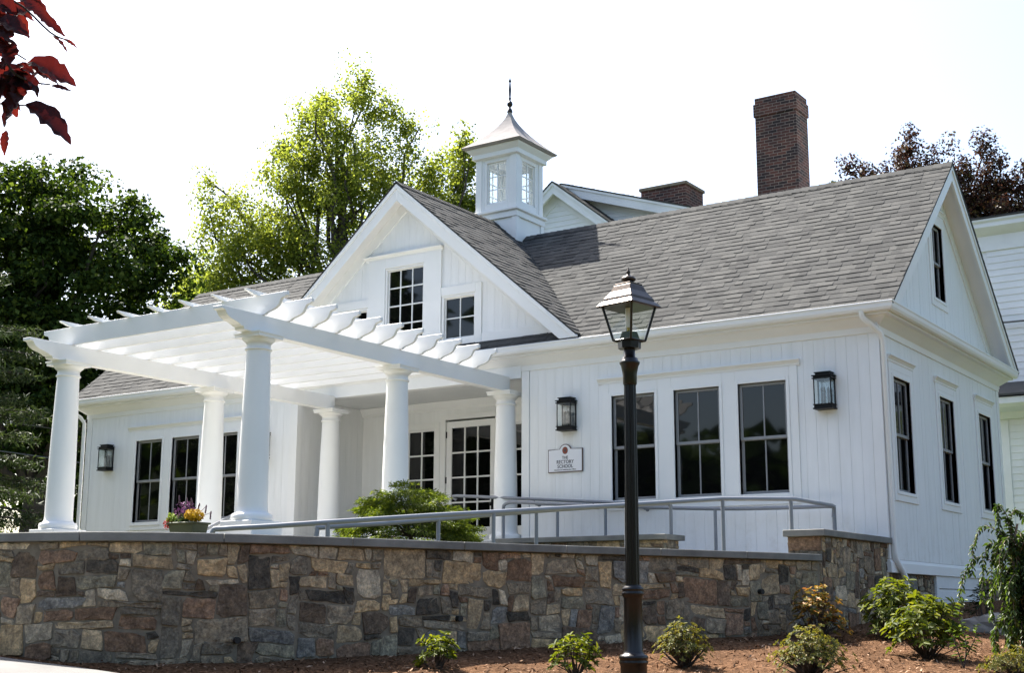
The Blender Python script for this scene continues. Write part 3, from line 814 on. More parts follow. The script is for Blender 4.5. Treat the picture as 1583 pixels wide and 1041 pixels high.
# cupola
CX, CY = -7.79, 3.01
cu = MB()
cu.box(CX-.44, CX+.44, CY-.44, CY+.44, 5.2, 5.93)
for sx in (-1, 1):
    for sy in (-1, 1): cu.box(CX+sx*.462, CX+sx*.36, CY+sy*.462, CY+sy*.36, 5.2, 5.93)
cu.box(CX-.475, CX+.475, CY-.475, CY+.475, 5.925, 6.03)
pr = [(.475, 6.03), (.51, 6.05), (.51, 6.09), (.44, 6.12)]
for (a, z0), (b, z1) in zip(pr[:-1], pr[1:]):
    q = [(CX-a, CY-a, z0), (CX+a, CY-a, z0), (CX+a, CY+a, z0), (CX-a, CY+a, z0), (CX-b, CY-b, z1), (CX+b, CY-b, z1), (CX+b, CY+b, z1), (CX-b, CY+b, z1)]
    cu.add(q, [(0, 1, 5, 4), (1, 2, 6, 5), (2, 3, 7, 6), (3, 0, 4, 7)])
cu.add([(CX-.44, CY-.44, 6.12), (CX+.44, CY-.44, 6.12), (CX+.44, CY+.44, 6.12), (CX-.44, CY+.44, 6.12)], [(0, 1, 2, 3)])
hb = .43
for sx in (-1, 1):
    for sy in (-1, 1):
        cu.box(CX+sx*hb, CX+sx*(hb-.16), CY+sy*hb, CY+sy*(hb-.16), 6.1, 7.12)
        cu.box(CX+sx*(hb+.018), CX+sx*(hb-.11), CY+sy*(hb+.018), CY+sy*(hb-.11), 6.1, 7.12)
for M in (lambda h, o, z: (CX+h, CY-hb-o, z), lambda h, o, z: (CX+h, CY+hb+o, z), lambda h, o, z: (CX+hb+o, CY+h, z), lambda h, o, z: (CX-hb-o, CY+h, z)):
    cu.mbox(M, -.27, .27, -.1, -.004, 6.1, 6.24); cu.mbox(M, -.27, .27, -.1, -.004, 7.03, 7.12)
    cu.mbox(M, -.27, -.215, -.1, -.004, 6.24, 7.03); cu.mbox(M, .215, .27, -.1, -.004, 6.24, 7.03)
pr = [(.44, 7.10), (.50, 7.12), (.50, 7.20), (.52, 7.22), (.57, 7.27), (.59, 7.33), (.3, 7.34)]
for (a, z0), (b, z1) in zip(pr[:-1], pr[1:]):
    q = [(CX-a, CY-a, z0), (CX+a, CY-a, z0), (CX+a, CY+a, z0), (CX-a, CY+a, z0), (CX-b, CY-b, z1), (CX+b, CY-b, z1), (CX+b, CY+b, z1), (CX-b, CY+b, z1)]
    cu.add(q, [(0, 1, 5, 4), (1, 2, 6, 5), (2, 3, 7, 6), (3, 0, 4, 7)])
cu.add([(CX-.44, CY-.44, 7.10), (CX+.44, CY-.44, 7.10), (CX+.44, CY+.44, 7.10), (CX-.44, CY+.44, 7.10)], [(3, 2, 1, 0)])
cup = cu.build('cupola', WHITE, house, .004)
for M in (lambda h, o, z: (CX+h, CY-hb-o, z), lambda h, o, z: (CX+h, CY+hb+o, z), lambda h, o, z: (CX+hb+o, CY+h, z), lambda h, o, z: (CX-hb-o, CY+h, z)):
    q = MB(); frame_ring(q, M, -.214, .214, 6.241, 7.029, .03, -.07, -.035)
    q.mbox(M, -.009, .009, -.06, -.04, 6.27, 7.0)
    for k in (1, 2): q.mbox(M, -.184, .184, -.058, -.042, 6.27+.73*k/3-.009, 6.27+.73*k/3+.009)
    for k in (): pass
    q.mbox(M, -.184, .184, -.052, -.049, 6.27, 7.0, 1); q.build('cupola_window', [WHITE, THIN], cup)
cr = MB(); N_ = 10; rings = []
for i in range(N_+1):
    t = i/N_; z = 7.335+.83*t; h = .605*(1-t)**1.7*(1-.0)+.018+.03*(1-t); rings.append((h, z))
rings = [(.61, 7.30)]+rings
for (a, z0), (b, z1) in zip(rings[:-1], rings[1:]):
    q = [(CX-a, CY-a, z0), (CX+a, CY-a, z0), (CX+a, CY+a, z0), (CX-a, CY+a, z0), (CX-b, CY-b, z1), (CX+b, CY-b, z1), (CX+b, CY+b, z1), (CX-b, CY+b, z1)]
    cr.add(q, [(0, 1, 5, 4), (1, 2, 6, 5), (2, 3, 7, 6), (3, 0, 4, 7)])
a = .61; cr.add([(CX-a, CY-a, 7.30), (CX+a, CY-a, 7.30), (CX+a, CY+a, 7.30), (CX-a, CY+a, 7.30)], [(3, 2, 1, 0)])
cr.build('cupola_roof', COPPER, cup)
sp = MB(); sp.lathe([(.055, 8.12), (.045, 8.17), (.02, 8.2), (.02, 8.22), (.05, 8.25), (.055, 8.28), (.045, 8.32), (.018, 8.34), (.016, 8.37), (.03, 8.39), (.016, 8.41), (.02, 8.46), (.026, 8.56), (.014, 8.7), (.012, 8.71), (.03, 8.73), (.01, 8.78), (.002, 8.85)], (CX, CY, 0), 14)
sp.build('spire', BRONZE, cup)

# ------------------------------------------------------------------ pergola
XB = (-9.30, -5.79); YB = (-5.305, -2.65, -.02)
pg = thing('pergola', 'white pergola with scrolled rafters on six round columns in front of the porch', 'pergola', (-7.55, -2.7, -.2))
def scroll_end(y_tip, sgn, z0, z1, L):
    """ogee end of a beam: from the square underside out to the tip"""
    H = z1-z0; q = []
    for (a, b) in ((0, 0), (.03, .02), (.06, .16), (.16, .17), (.22, .24), (.40, .34), (.60, .42), (.74, .54), (.82, .68), (.86, .80), (1, .84), (1, 1)):
        q.append((a*L, z0+b*H))
    return q
for xb in XB:
    b = MB(); e = scroll_end(0, 0, 2.235, 2.462, .38); y0 = -5.62
    prof_ = [(y0-a, z) for a, z in e]
    pts = [(xb-.075, -.022, 2.235)]+[(xb-.075, y, z) for y, z in prof_]+[(xb-.075, -.022, 2.462)]
    b.prism(pts, (.15, 0, 0)); b.build('beam', WHITE, pg, .003)
def tail(): return [(a*.39, b) for a, b in ((0, 0), (.10, .0), (.14, .06), (.22, .12), (.36, .17), (.52, .24), (.64, .35), (.70, .5), (.74, .62), (.78, .70), (.90, .73), (1, .80), (1, 1))]
xr_, xl_ = -5.72, -9.45
for i in range(11):
    y = -5.34+.438*i; z0, z1 = 2.464, 2.712
    t = tail(); pts = [(xl_-a, y, z0+b*(z1-z0)) for a, b in reversed(t)]+[(xr_+a, y, z0+b*(z1-z0)) for a, b in t]
    m = MB(); m.prism(pts, (0, .045, 0)); m.build('rafter', WHITE, pg, .002)
for i in range(7):
    x = -9.28+.572*i; y0, y1 = -5.36, -.90; m = MB()
    m.prism([(x, y0-.17, 2.765), (x, y0-.165, 2.745), (x, y0-.11, 2.735), (x, y0-.075, 2.722), (x, y0-.03, 2.7135), (x, y1, 2.7135), (x, y1, 2.765)], (.045, 0, 0)); m.build('slat', WHITE, pg, .002)
def column(x, y, plinth):
    c = MB(); zt = 2.03
    pf_ = [(.195, .105), (.184, .125), (.180, .17)]
    for k in range(11):
        t = k/10; pf_.append((.180-.037*t**1.7, .2+(zt-.2)*t))
    c.lathe(pf_, (x, y, 0), 40); o = c.build('column', WHITE, pg)
    c = MB(); c.lathe([(.225, .0), (.240, .015), (.246, .045), (.240, .075), (.226, .088), (.204, .091), (.196, .104), (.190, .107)], (x, y, 0), 40)
    c.build('column_base', WHITE, o)
    c = MB(); c.box(x-.255, x+.255, y-.255, y+.255, plinth, -.001); c.build('plinth', WHITE, o, .004)
    c = MB(); c.lathe([(.142, 2.028), (.160, 2.032), (.164, 2.043), (.155, 2.056), (.144, 2.06), (.144, 2.115), (.156, 2.118), (.158, 2.13), (.168, 2.133), (.190, 2.152), (.198, 2.17), (.198, 2.174)], (x, y, 0), 40)
    c.box(x-.205, x+.205, y-.205, y+.205, 2.175, 2.215); c.box(x-.218, x+.218, y-.218, y+.218, 2.215, 2.234)
    c.build('capital', WHITE, o)
for x in XB:
    for y in YB: column(x, y, -.21 if y < -1 else -.011)

# ------------------------------------------------------------------ railings
def railing(name, label, top, posts, ends=None):
    t = thing(name, label, 'railing', (top[0][0], top[0][1], -.5))
    m = MB(); m.tube(top, .026, 10); m.build('top_rail', PIPE, t)
    for (x, y, z, zb) in posts:
        p = MB(); p.tube([(x, y, z-.005), (x, y, zb)], .023, 10); p.build('post', PIPE, t)
    return t
def lerp_path(kp, n=6):
    P = [Vector(p) for p in kp]; out = []
    for i in range(len(P)-1):
        p0, p1, p2, p3 = P[max(i-1, 0)], P[i], P[i+1], P[min(i+2, len(P)-1)]
        for k in range(n):
            t = k/n; out.append(.5*((2*p1)+(p2-p0)*t+(2*p0-5*p1+4*p2-p3)*t*t+(3*p1-p0-3*p2+p3)*t**3))
    return out+[P[-1]]
GB = -.55
A_ = lerp_path([(-1.273, -2.1, .297), (-1.963, -3.2, .183), (-2.253, -4.4, .073), (-2.491, -5.1, .005), (-2.759, -5.7, -.051), (-3.013, -6.2, -.103), (-3.365, -6.7, -.157), (-3.735, -7.1, -.204), (-4.088, -7.4, -.235), (-4.17, -7.46, -.27), (-4.19, -7.47, GB)])
railing('ramp_railing', 'grey pipe railing nearest the stone wall, rising to a closed loop by the stone pier', [(-.604, -.26, .16), (-.602, -.24, .28), (-.602, -.30, .305), (-.602, -1.50, .305), (-.63, -1.56, .304)]+A_,
        [(-.64, -1.56, .30, -.47), (-1.273, -2.1, .29, GB), (-1.963, -3.2, .183, GB), (-2.491, -5.1, .005, GB), (-3.365, -6.7, -.157, GB)])
B_ = lerp_path([(-2.54, -.97, .30), (-2.545, -.99, .345), (-2.60, -1.12, .352), (-2.879, -2.1, .264), (-3.077, -3.1, .167), (-3.183, -4.1, .063), (-3.361, -4.9, -.027), (-3.587, -5.6, -.105), (-3.959, -6.1, -.16), (-4.0, -6.15, -.2), (-4.01, -6.17, GB)], 4)
railing('ramp_railing', 'grey pipe railing from the low stone wall down past the green maple', B_,
        [(-2.54, -.97, .33, -.05), (-3.12, -3.3, .15, GB), (-3.361, -4.9, -.027, GB)])
C_ = lerp_path([(-5.637, -.3, .05), (-5.637, -.3, .44), (-5.62, -.3, .50), (-5.56, -.3, .53), (-5.4, -.3, .535), (-4.70, -.3, .48), (-3.92, -.28, .425), (-2.25, -.25, .328), (-1.2, -.24, .305), (-.66, -.24, .302), (-.607, -.24, .28), (-.604, -.24, .2), (-.604, -.24, -.47)], 4)
railing('ramp_railing', 'grey pipe railing running close along the wall beneath the three windows', C_,
        [(-5.637, -.3, .1, -.22), (-4.70, -.3, .48, -.33), (-3.92, -.28, .425, -.38), (-2.25, -.25, .328, -.47)])
wr = thing('wall_handrail', 'grey handrail fixed to the white wall under the sign, hooked at its porch end', 'handrail', (-4.6, -.1, .5))
m = MB(); m.tube([(-6.60, -.16, .63), (-6.64, -.17, .655), (-6.63, -.2, .683), (-6.57, -.2, .685), (-5.69, -.17, .62), (-4.6, -.14, .535), (-3.3, -.12, .44)], .024, 10); m.build('top_rail', PIPE, wr)
for x, z in ((-5.2, .575), (-4.2, .505), (-3.4, .445)):
    m = MB(); m.tube([(x, -.14, z-.02), (x, -.10, z-.07), (x, .0, z-.07)], .011, 8); m.tube([(x, -.008, z-.07), (x, .002, z-.07)], .03, 10); m.build('bracket', PIPE, wr)
sr = thing('stair_handrail', 'short sloping grey handrail just behind the nearest pergola column', 'handrail', (-8.7, -3.0, -.2))
m = MB(); m.tube([(-8.98, -3.2, -.2), (-8.96, -3.19, .03), (-8.86, -3.13, .095), (-8.30, -2.96, .36), (-7.95, -2.9, .37), (-7.9, -2.9, .33), (-7.9, -2.9, -.2)], .024, 10); m.build('top_rail', PIPE, sr)

# ------------------------------------------------------------------ street lamp
LX, LY = .402, -7.363; LZ = gz(LX, LY)
lamp = thing('street_lamp', 'dark bronze street lamp with four-sided lantern on a fluted post', 'street lamp', (LX, LY, LZ))
c = (LX, LY, 0)
m = MB(); m.lathe([(.155, LZ-.05), (.155, -1.56), (.118, -1.53), (.104, -1.50), (.104, -1.405), (.112, -1.395), (.114, -1.38), (.106, -1.37), (.112, -1.36), (.116, -1.345), (.105, -1.33), (.085, -1.322), (.073, -1.30), (.072, -.90), (.078, -.885), (.086, -.87), (.088, -.855), (.078, -.845), (.084, -.835), (.086, -.822), (.070, -.81), (.066, -.80), (.066, -.795)], c, 32)
m.build('base', BRONZE, lamp)
m = MB(); pr = [(.056, -.80), (.053, .0), (.048, .78), (.050, .80)]
vs = []; n = 48
for (r_, z) in pr:
    for k in range(n):
        rr_ = r_*(1 if k % 4 in (0, 1) else .88); t = 2*math.pi*k/n; vs.append((LX+rr_*math.cos(t), LY+rr_*math.sin(t), z))
m.add(vs, [(i*n+k, i*n+(k+1) % n, (i+1)*n+(k+1) % n, (i+1)*n+k) for i in range(3) for k in range(n)]); m.build('post', BRONZE, lamp)
m = MB(); m.lathe([(.052, .79), (.056, .80), (.057, .87), (.062, .90), (.072, .945), (.082, .962), (.083, .975), (.070, .985), (.066, 1.0), (.060, 1.01), (.046, 1.015), (.046, 1.085)], c, 32); m.build('collar', BRONZE, lamp)
a0 = math.atan2(CAM.y-LY, CAM.x-LX)+.10+math.pi/4
def sq(r, z, n=4, rot=None):
    rot = (a0-math.pi/4) if rot is None else rot
    return [(LX+r*math.cos(rot+2*math.pi*k/n), LY+r*math.sin(rot+2*math.pi*k/n), z) for k in range(n)]
def loft(mb, rs, n=4, m=0, rot=None, cap=True):
    vs = []
    for r_, z in rs: vs += sq(r_, z, n, rot)
    mb.add(vs, [(i*n+k, i*n+(k+1) % n, (i+1)*n+(k+1) % n, (i+1)*n+k) for i in range(len(rs)-1) for k in range(n)], m)
    if cap: mb.add(vs[:n], [tuple(range(n-1, -1, -1))], m); mb.add(vs[-n:], [tuple(range(n))], m)
hd = MB(); loft(hd, [(.066, 1.08), (.092, 1.085), (.096, 1.155), (.090, 1.16)], 8); loft(hd, [(.092, 1.16), (.070, 1.22), (.03, 1.225)], 6); hd.build('lantern_base', BRONZE, lamp)
cg = MB(); rb, rtp = .128, .218; zb, zt = 1.15, 1.44
B4, T4 = sq(rb, zb), sq(rtp, zt)
for k in range(4): cg.tube([B4[k], T4[k]], .0105, 6); cg.tube([B4[k], B4[(k+1) % 4]], .008, 6); cg.tube([T4[k], T4[(k+1) % 4]], .012, 6)
for k in range(4): cg.tube([B4[k], (LX, LY, zb)], .008, 6)
cg.build('lantern_cage', BRONZE, lamp)
gl = MB(); B5, T5 = sq(rb-.006, zb+.006), sq(rtp-.008, zt-.006)
for k in range(4): gl.add([B5[k], B5[(k+1) % 4], T5[(k+1) % 4], T5[k]], [(0, 1, 2, 3)])
gl.build('lantern_glass', THIN, lamp)
lr = MB(); loft(lr, [(.20, 1.425), (.262, 1.425), (.268, 1.432), (.235, 1.462), (.212, 1.476), (.206, 1.498), (.150, 1.555), (.122, 1.605), (.112, 1.608), (.116, 1.622), (.095, 1.628), (.05, 1.632)]); lr.build('lantern_roof', BRONZE2, lamp, .003)
fn = MB(); fn.lathe([(.03, 1.63), (.036, 1.64), (.058, 1.655), (.062, 1.665), (.052, 1.68), (.028, 1.69), (.016, 1.70), (.012, 1.712), (.017, 1.72), (.016, 1.732), (.007, 1.742), (.006, 1.757), (.002, 1.765)], c, 20); fn.build('finial', BRONZE2, lamp)
bl = MB(); bl.lathe([(.012, 1.222), (.018, 1.225), (.018, 1.26)], c, 14); bl.build('bulb_socket', BRASS, lamp)
bl = MB(); bl.lathe([(.026, 1.26), (.030, 1.27), (.030, 1.42)], c, 16); bl.build('glass_chimney', FROST, lamp)

# ------------------------------------------------------------------ wall lanterns
def wall_lantern(x, z, label):
    t = thing('wall_lantern', label, 'wall lantern', (x, 0, z), 'black lanterns on the front wall')
    Wd, Dp, Hh = .12, .17, .49; M = lambda h, o, zz: (x+h, -o, z+zz)
    b = MB(); b.mbox(M, -Wd, Wd, -.02, .012, .03, Hh-.05); b.build('back_plate', IRON, t, .002)
    f = MB()
    f.mbox(M, -Wd-.012, Wd+.012, .0, Dp+.012, .0, .018); f.mbox(M, -Wd, Wd, .004, Dp, .018, .055); f.mbox(M, -Wd-.01, Wd+.01, .0, Dp+.01, .055, .066)
    f.mbox(M, -Wd-.014, Wd+.014, .0, Dp+.014, .40, .414); f.mbox(M, -Wd, Wd, .004, Dp, .414, .435); f.mbox(M, -Wd-.018, Wd+.018, .0, Dp+.018, .435, .448)
    f.mbox(M, -Wd+.02, Wd-.02, .01, Dp-.025, .448, .478); f.mbox(M, -Wd+.008, Wd-.008, .004, Dp-.012, .478, .49)
    for h in (-Wd, Wd-.013):
        for o in (.012, Dp-.013): f.mbox(M, h, h+.013, o, o+.013, .066, .40)
    f.build('frame', IRON, t, .0015)
    g = MB(); g.mbox(M, -Wd+.014, Wd-.014, Dp-.008, Dp-.005, .066, .40); g.mbox(M, -Wd+.004, -Wd+.007, .026, Dp-.014, .066, .40); g.mbox(M, Wd-.007, Wd-.004, .026, Dp-.014, .066, .40)
    g.build('glass', THIN, t)
    rf_ = MB(); rf_.mbox(M, -Wd+.02, Wd-.02, .013, .016, .075, .39); rf_.build('reflector', MIRROR, t)
    for h, o in ((-.045, .07), (0, .10), (.045, .07)):
        q = MB(); q.lathe([(.013, .066), (.013, .21), (.009, .215), (.008, .225), (.015, .245), (.012, .275), (.003, .30)], M(h, o, 0), 12); q.build('candle', BRASSDARK, t)
    return t
MIRROR = simple('tin_reflector', (.33, .34, .35), .18, .03, 8, 0, 50, .9)
BRASSDARK = simple('candle_sleeve', (.10, .085, .07), .5, .1)
wl1 = wall_lantern(-.72, 1.572, 'black three-candle wall lantern near the right corner, right of the three windows')
wl2 = wall_lantern(-4.672, 1.562, 'black three-candle wall lantern directly above the white sign')
wl3 = wall_lantern(-14.82, 1.505, 'black wall lantern at the far left end of the front wall')
wl4 = wall_lantern(-10.815, 1.505, 'black wall lantern mostly hidden behind the nearest pergola column')

# ------------------------------------------------------------------ sign
sx0, sx1, sz0, sz1 = -5.03, -4.44, .965, 1.305; scx = (sx0+sx1)/2
sign = thing('sign', 'white sign reading The Rectory School with a red seal in its arched top', 'sign', (scx, 0, sz0))
def outline(ins):
    q = [(sx0+ins, sz0+ins), (sx1-ins, sz0+ins), (sx1-ins, sz1-ins)]; R_ = .105-ins
    for k in range(15):
        a = math.radians(18+144*k/14); q.append((scx+R_*math.cos(a)*1.0, sz1-.032+R_*math.sin(a)))
    q.append((sx0+ins, sz1-ins)); return q
SIGNW = simple('sign_white', (.78, .78, .80), .4, .02); SIGNB = simple('sign_border', (.10, .055, .045), .4, .1); SEALR = simple('seal_red', (.33, .06, .03), .4, .2, 40); INK = simple('sign_ink', (.045, .045, .055), .5, .05)
m = MB(); m.prism([(x, -.006, z) for x, z in outline(0)], (0, -.018, 0)); m.build('border', SIGNB, sign)
m = MB(); m.prism([(x, -.012, z) for x, z in outline(.012)], (0, -.0145, 0)); m.build('panel', SIGNW, sign)
m = MB(); m.lathe([(.047, 0), (.047, .002)], (0, 0, 0), 24, 0, False); m.lathe([(.040, 0), (.040, .0035)], (0, 0, 0), 24, 1, False); m.lathe([(.022, 0), (.022, .0045)], (0, 0, 0), 24, 0, False)
m.v = [(scx+v[0], -.0265-v[2], sz1-.022+v[1]*1.15) for v in m.v]; m.build('seal', [SIGNB, SEALR], sign)
def text_mesh(body, size, x, z, name='lettering', xs=1.0):
    c = bpy.data.curves.new(name, 'FONT'); c.body = body; c.size = size; c.align_x = 'CENTER'; c.extrude = .001; c.resolution_u = 3; c.offset = .0006
    try: c.font = bpy.data.fonts.load('<builtin>')
    except Exception: pass
    o = bpy.data.objects.new('tmp', c); COL.objects.link(o); bpy.context.view_layer.update()
    me = bpy.data.meshes.new_from_object(o.evaluated_get(bpy.context.evaluated_depsgraph_get())); bpy.data.objects.remove(o)
    me.transform(Matrix(((xs, 0, 0, x), (0, 0, -1, -.0285), (0, 1, 0, z), (0, 0, 0, 1)))); me.materials.clear(); me.materials.append(INK)
    for p in me.polygons: p.material_index = 0
    o = bpy.data.objects.new(name, me); COL.objects.link(o); attach(o, sign); return o
text_mesh('THE', .062, scx, 1.158, xs=.9)
text_mesh('RECTORY', .072, scx, 1.092, xs=.92); text_mesh('SCHOOL', .072, scx, 1.028, xs=.92)
text_mesh('Admissions & Administration Offices', .020, scx, .994, xs=1.25)

# ------------------------------------------------------------------ planter with flowers
PX, PY = -6.09, -6.0
pl = thing('planter', 'low green planter of purple, yellow and red flowers standing between two pergola columns', 'planter', (PX, PY, -.20))
GREENP = simple('planter_green', (.085, .09, .042), .6, .12, 5)
m = MB(); pts0 = [(-.20, -.13), (.20, -.13), (.20, .13), (-.20, .13)]
q = [(PX+a*.85, PY+b*.85, -.20) for a, b in pts0]+[(PX+a, PY+b, -.045) for a, b in pts0]
m.add(q, [(3, 2, 1, 0), (4, 5, 6, 7), (0, 1, 5, 4), (1, 2, 6, 5), (2, 3, 7, 6), (3, 0, 4, 7)]); m.box(PX-.215, PX+.215, PY-.145, PY+.145, -.062, -.04); m.build('box', GREENP, pl, .006)
r = np.random.default_rng(21)
def flowers(name, c, rad, n, size, stops, seed, tr=.25, asp=.8):
    P, Nn = clump_points(np.array([c]), np.array([rad]), n, np.random.default_rng(seed), .45, .3)
    return leaf_mesh(name, P, Nn, np.random.default_rng(seed).uniform(size*.6, size*1.3, n), asp, leaf_mat('petal_'+name, stops, tr, .6, (1, 1, 1)), pl, seed=seed)
flowers('purple_flowers', (PX-.07, PY, .10), (.14, .12, .12), 300, .024, [(0, (.10, .03, .10)), (.5, (.18, .06, .17)), (1, (.3, .14, .26))], 1)
flowers('yellow_flowers', (PX+.15, PY-.06, .035), (.125, .11, .07), 620, .026, [(0, (.42, .24, .01)), (1, (.55, .36, .02))], 2, .2)
flowers('red_flowers', (PX-.22, PY-.10, -.05), (.06, .06, .07), 110, .028, [(0, (.35, .02, .02)), (1, (.5, .07, .05))], 3)
flowers('foliage', (PX-.04, PY, -.0), (.21, .13, .075), 420, .035, [(0, (.03, .06, .015)), (.6, (.09, .15, .03)), (1, (.2, .24, .05))], 4, .3, .5)
flowers('lime_foliage', (PX-.19, PY-.08, .0), (.06, .06, .08), 120, .035, [(0, (.2, .3, .03)), (1, (.35, .42, .08))], 5, .3, .6)
st = MB()
for dx, dy, h in ((.02, 0, .26), (-.13, .0, .30), (-.06, .03, .27), (.22, -.03, .17), (.28, -.02, .10), (.1, .02, .2)):
    a = Vector((PX+dx*.6, PY+dy, -.03)); b = Vector((PX+dx*1.35, PY+dy, h-.04)); st.tube([a, a.lerp(b, .5)+Vector((0, 0, .02)), b], .003, 5)
    for i in range(4): st.lathe([(.002, 0), (.009, .01), (.008, .03), (.001, .04)], (b.x+random.uniform(-.012, .012), b.y, b.z-.02-.02*i), 6)
st.build('flower_stem', simple('plum_stem', (.13, .06, .08), .7, .2), pl)

# ------------------------------------------------------------------ clapboard house behind
hb_ = thing('clapboard_house', 'older white clapboard house with two brick chimneys rising behind the main roof', 'house', (0, 14, -.8))
def clap(mb, M, h0, h1, z0, z1, exp=.135, zt=None, out=0):
    n = int(math.ceil((z1-z0)/exp))
    for i in range(n):
        a = z0+i*exp; b = min(z1, a+exp+.01)
        mb.add([M(h0, out+.016, a), M(h1, out+.016, a), M(h1, out+.002, b), M(h0, out+.002, b), M(h0, out-.01, a), M(h1, out-.01, a)], [(0, 1, 2, 3), (4, 5, 1, 0)])
HYF = 10.0
m = MB(); FB = lambda h, o, z: (h, HYF-o, z)
clap(m, FB, -1.05, 9, -1, 6.15); m.box(-4, 9, HYF+.002, HYF+8, -1, 6.4)
m.build('wall', OLDWHITE, hb_)
m = MB(); m.box(-1.06, -.86, HYF-.03, HYF+.1, -1, 2.65); m.box(-1.2, 9, HYF-.035, HYF+.01, 6.0, 6.32)
m.prism([(-1.4, HYF-.02, 6.30), (-1.4, HYF-.10, 6.34), (-1.4, HYF-.22, 6.42), (-1.4, HYF-.25, 6.44), (-1.4, HYF-.25, 6.52), (-1.4, HYF-.29, 6.56), (-1.4, HYF-.29, 6.60), (-1.4, HYF-.02, 6.60)], (11, 0, 0))
m.build('cornice', OLDWHITE, hb_, .004)
m = MB(); m.prism([(-1.45, HYF-.31, 6.605), (9.2, HYF-.31, 6.605), (9.2, HYF+4, 6.95), (-1.45, HYF+4, 6.95)], (0, 0, .03)); m.build('roof', SHINGLE, hb_)
m = MB(); m.prism([(-1.3, HYF, 3.35), (-1.3, HYF-.75, 3.02), (-1.3, HYF-.75, 2.98), (-1.3, HYF, 3.2)], (6, 0, 0)); m.build('pent_roof', SHINGLEBASE, hb_)
m = MB(); m.prism([(-1.25, HYF, 3.15), (-1.25, HYF-.70, 2.96), (-1.25, HYF-.70, 2.84), (-1.25, HYF-.6, 2.78), (-1.25, HYF-.2, 2.74), (-1.25, HYF-.1, 2.62), (-1.25, HYF, 2.62)], (5.9, 0, 0)); m.build('pent_cornice', OLDWHITE, hb_, .004)
def gable_block(hc, zp, sl, hw, yf, dep, zlow, over=.3, fasc=.26, exp=.135, nm=True):
    M = lambda h, o, z: (h, yf-o, z)
    w1 = MB(); z = zlow; zmax = zp-.12
    while z < zmax:
        z2 = min(z+exp+.01, zmax); ha = min(hw-.02, (zmax-z)/sl); hb2 = min(hw-.02, max(0, (zmax-z2)/sl))
        w1.add([M(hc-ha, .016, z), M(hc+ha, .016, z), M(hc+hb2, .002, z2), M(hc-hb2, .002, z2), M(hc-ha, -.01, z), M(hc+ha, -.01, z)], [(0, 1, 2, 3), (4, 5, 1, 0)]); z += exp
    w1.build('gable_wall', OLDWHITE, hb_)
    t = MB(); band(t, M, hc, zp, sl, hw+over, .02, fasc, over-.06, over); band(t, M, hc, zp, sl, hw+over, .02, .09, over, over+.03)
    band(t, M, hc, zp, sl, hw+over, .16, .18, 0, over-.05); band(t, M, hc, zp, sl, hw-.1, .18, .42, -.01, .03); t.build('rake_trim', OLDWHITE, hb_)
    r_ = MB()
    for sg_ in (-1, 1):
        k = hw+over
        deck(r_, (hc+sg_*k, 0, zp-sl*k), (0, 1, 0), Vector((-sg_, 0, sl)).normalized(), yf-over-.04, yf+dep, 0, math.hypot(k, k*sl))
        shingles(r_, (hc+sg_*k, 0, zp-sl*k), (0, 1, 0), Vector((-sg_, 0, sl)).normalized(), yf-over-.05, yf+min(dep, 4), math.hypot(k, k*sl), 77)
    r_.build('roof', [SHINGLE, SHINGLEBASE], hb_)
gable_block(-12.30, 9.92, .80, 2.6, 11.95, 2, 7.0, .26)
gable_block(-12.40, 10.04, .335, 7.2, 12.65, 8, 6.8, .35, .30)
def chimney(x0, x1, y0, y1, z0, z1, cap=.5):
    m = MB(); m.box(x0, x1, y0, y1, z0, z1-cap); m.box(x0-.03, x1+.03, y0-.03, y1+.03, z1-cap, z1-.18); m.box(x0+.0, x1-.0, y0, y1, z1-.18, z1-.02)
    m.box(x0+.1, x1-.1, y0+.1, y1-.1, z1-.02, z1+.005, 1)
    return m.build('chimney', [BRICK, MORTAR], hb_, .006)
chimney(-6.74, -5.70, 12.0, 12.72, 6.5, 11.12)
m = MB(); m.box(-10.28, -9.0, 12.75, 13.75, 7.5, 9.56); m.box(-10.32, -8.96, 12.71, 13.79, 9.56, 9.64, 1); m.build('chimney', [BRICK, MORTAR], hb_, .006)
cb = MB(); cb.tube([(-3.5, HYF-.2, 4.60), (-.7, HYF-.16, 4.50), (3, HYF-.12, 4.46), (8, HYF-.1, 4.6)], .02, 6); cbo = cb.build('cable', WIREM)
tag(cbo, 'dark cable running across the clapboard wall at the right edge', 'cable')
for z, z2 in ((3.62, 3.30), (2.86, 2.55)):
    cb = MB(); a = dl(34, -16, z+.35); b = dl(34, -13, z+.0); c = dl(34, -8, z2-.45); cb.tube(lerp_path([a, b, dl(34, -10.8, z2), c], 5), .018, 6)
    o = cb.build('utility_cable', WIREM)
    tag(o, ('upper' if z > 3 else 'lower')+' of the two thin cables crossing the dark trees at the left edge', 'cable')

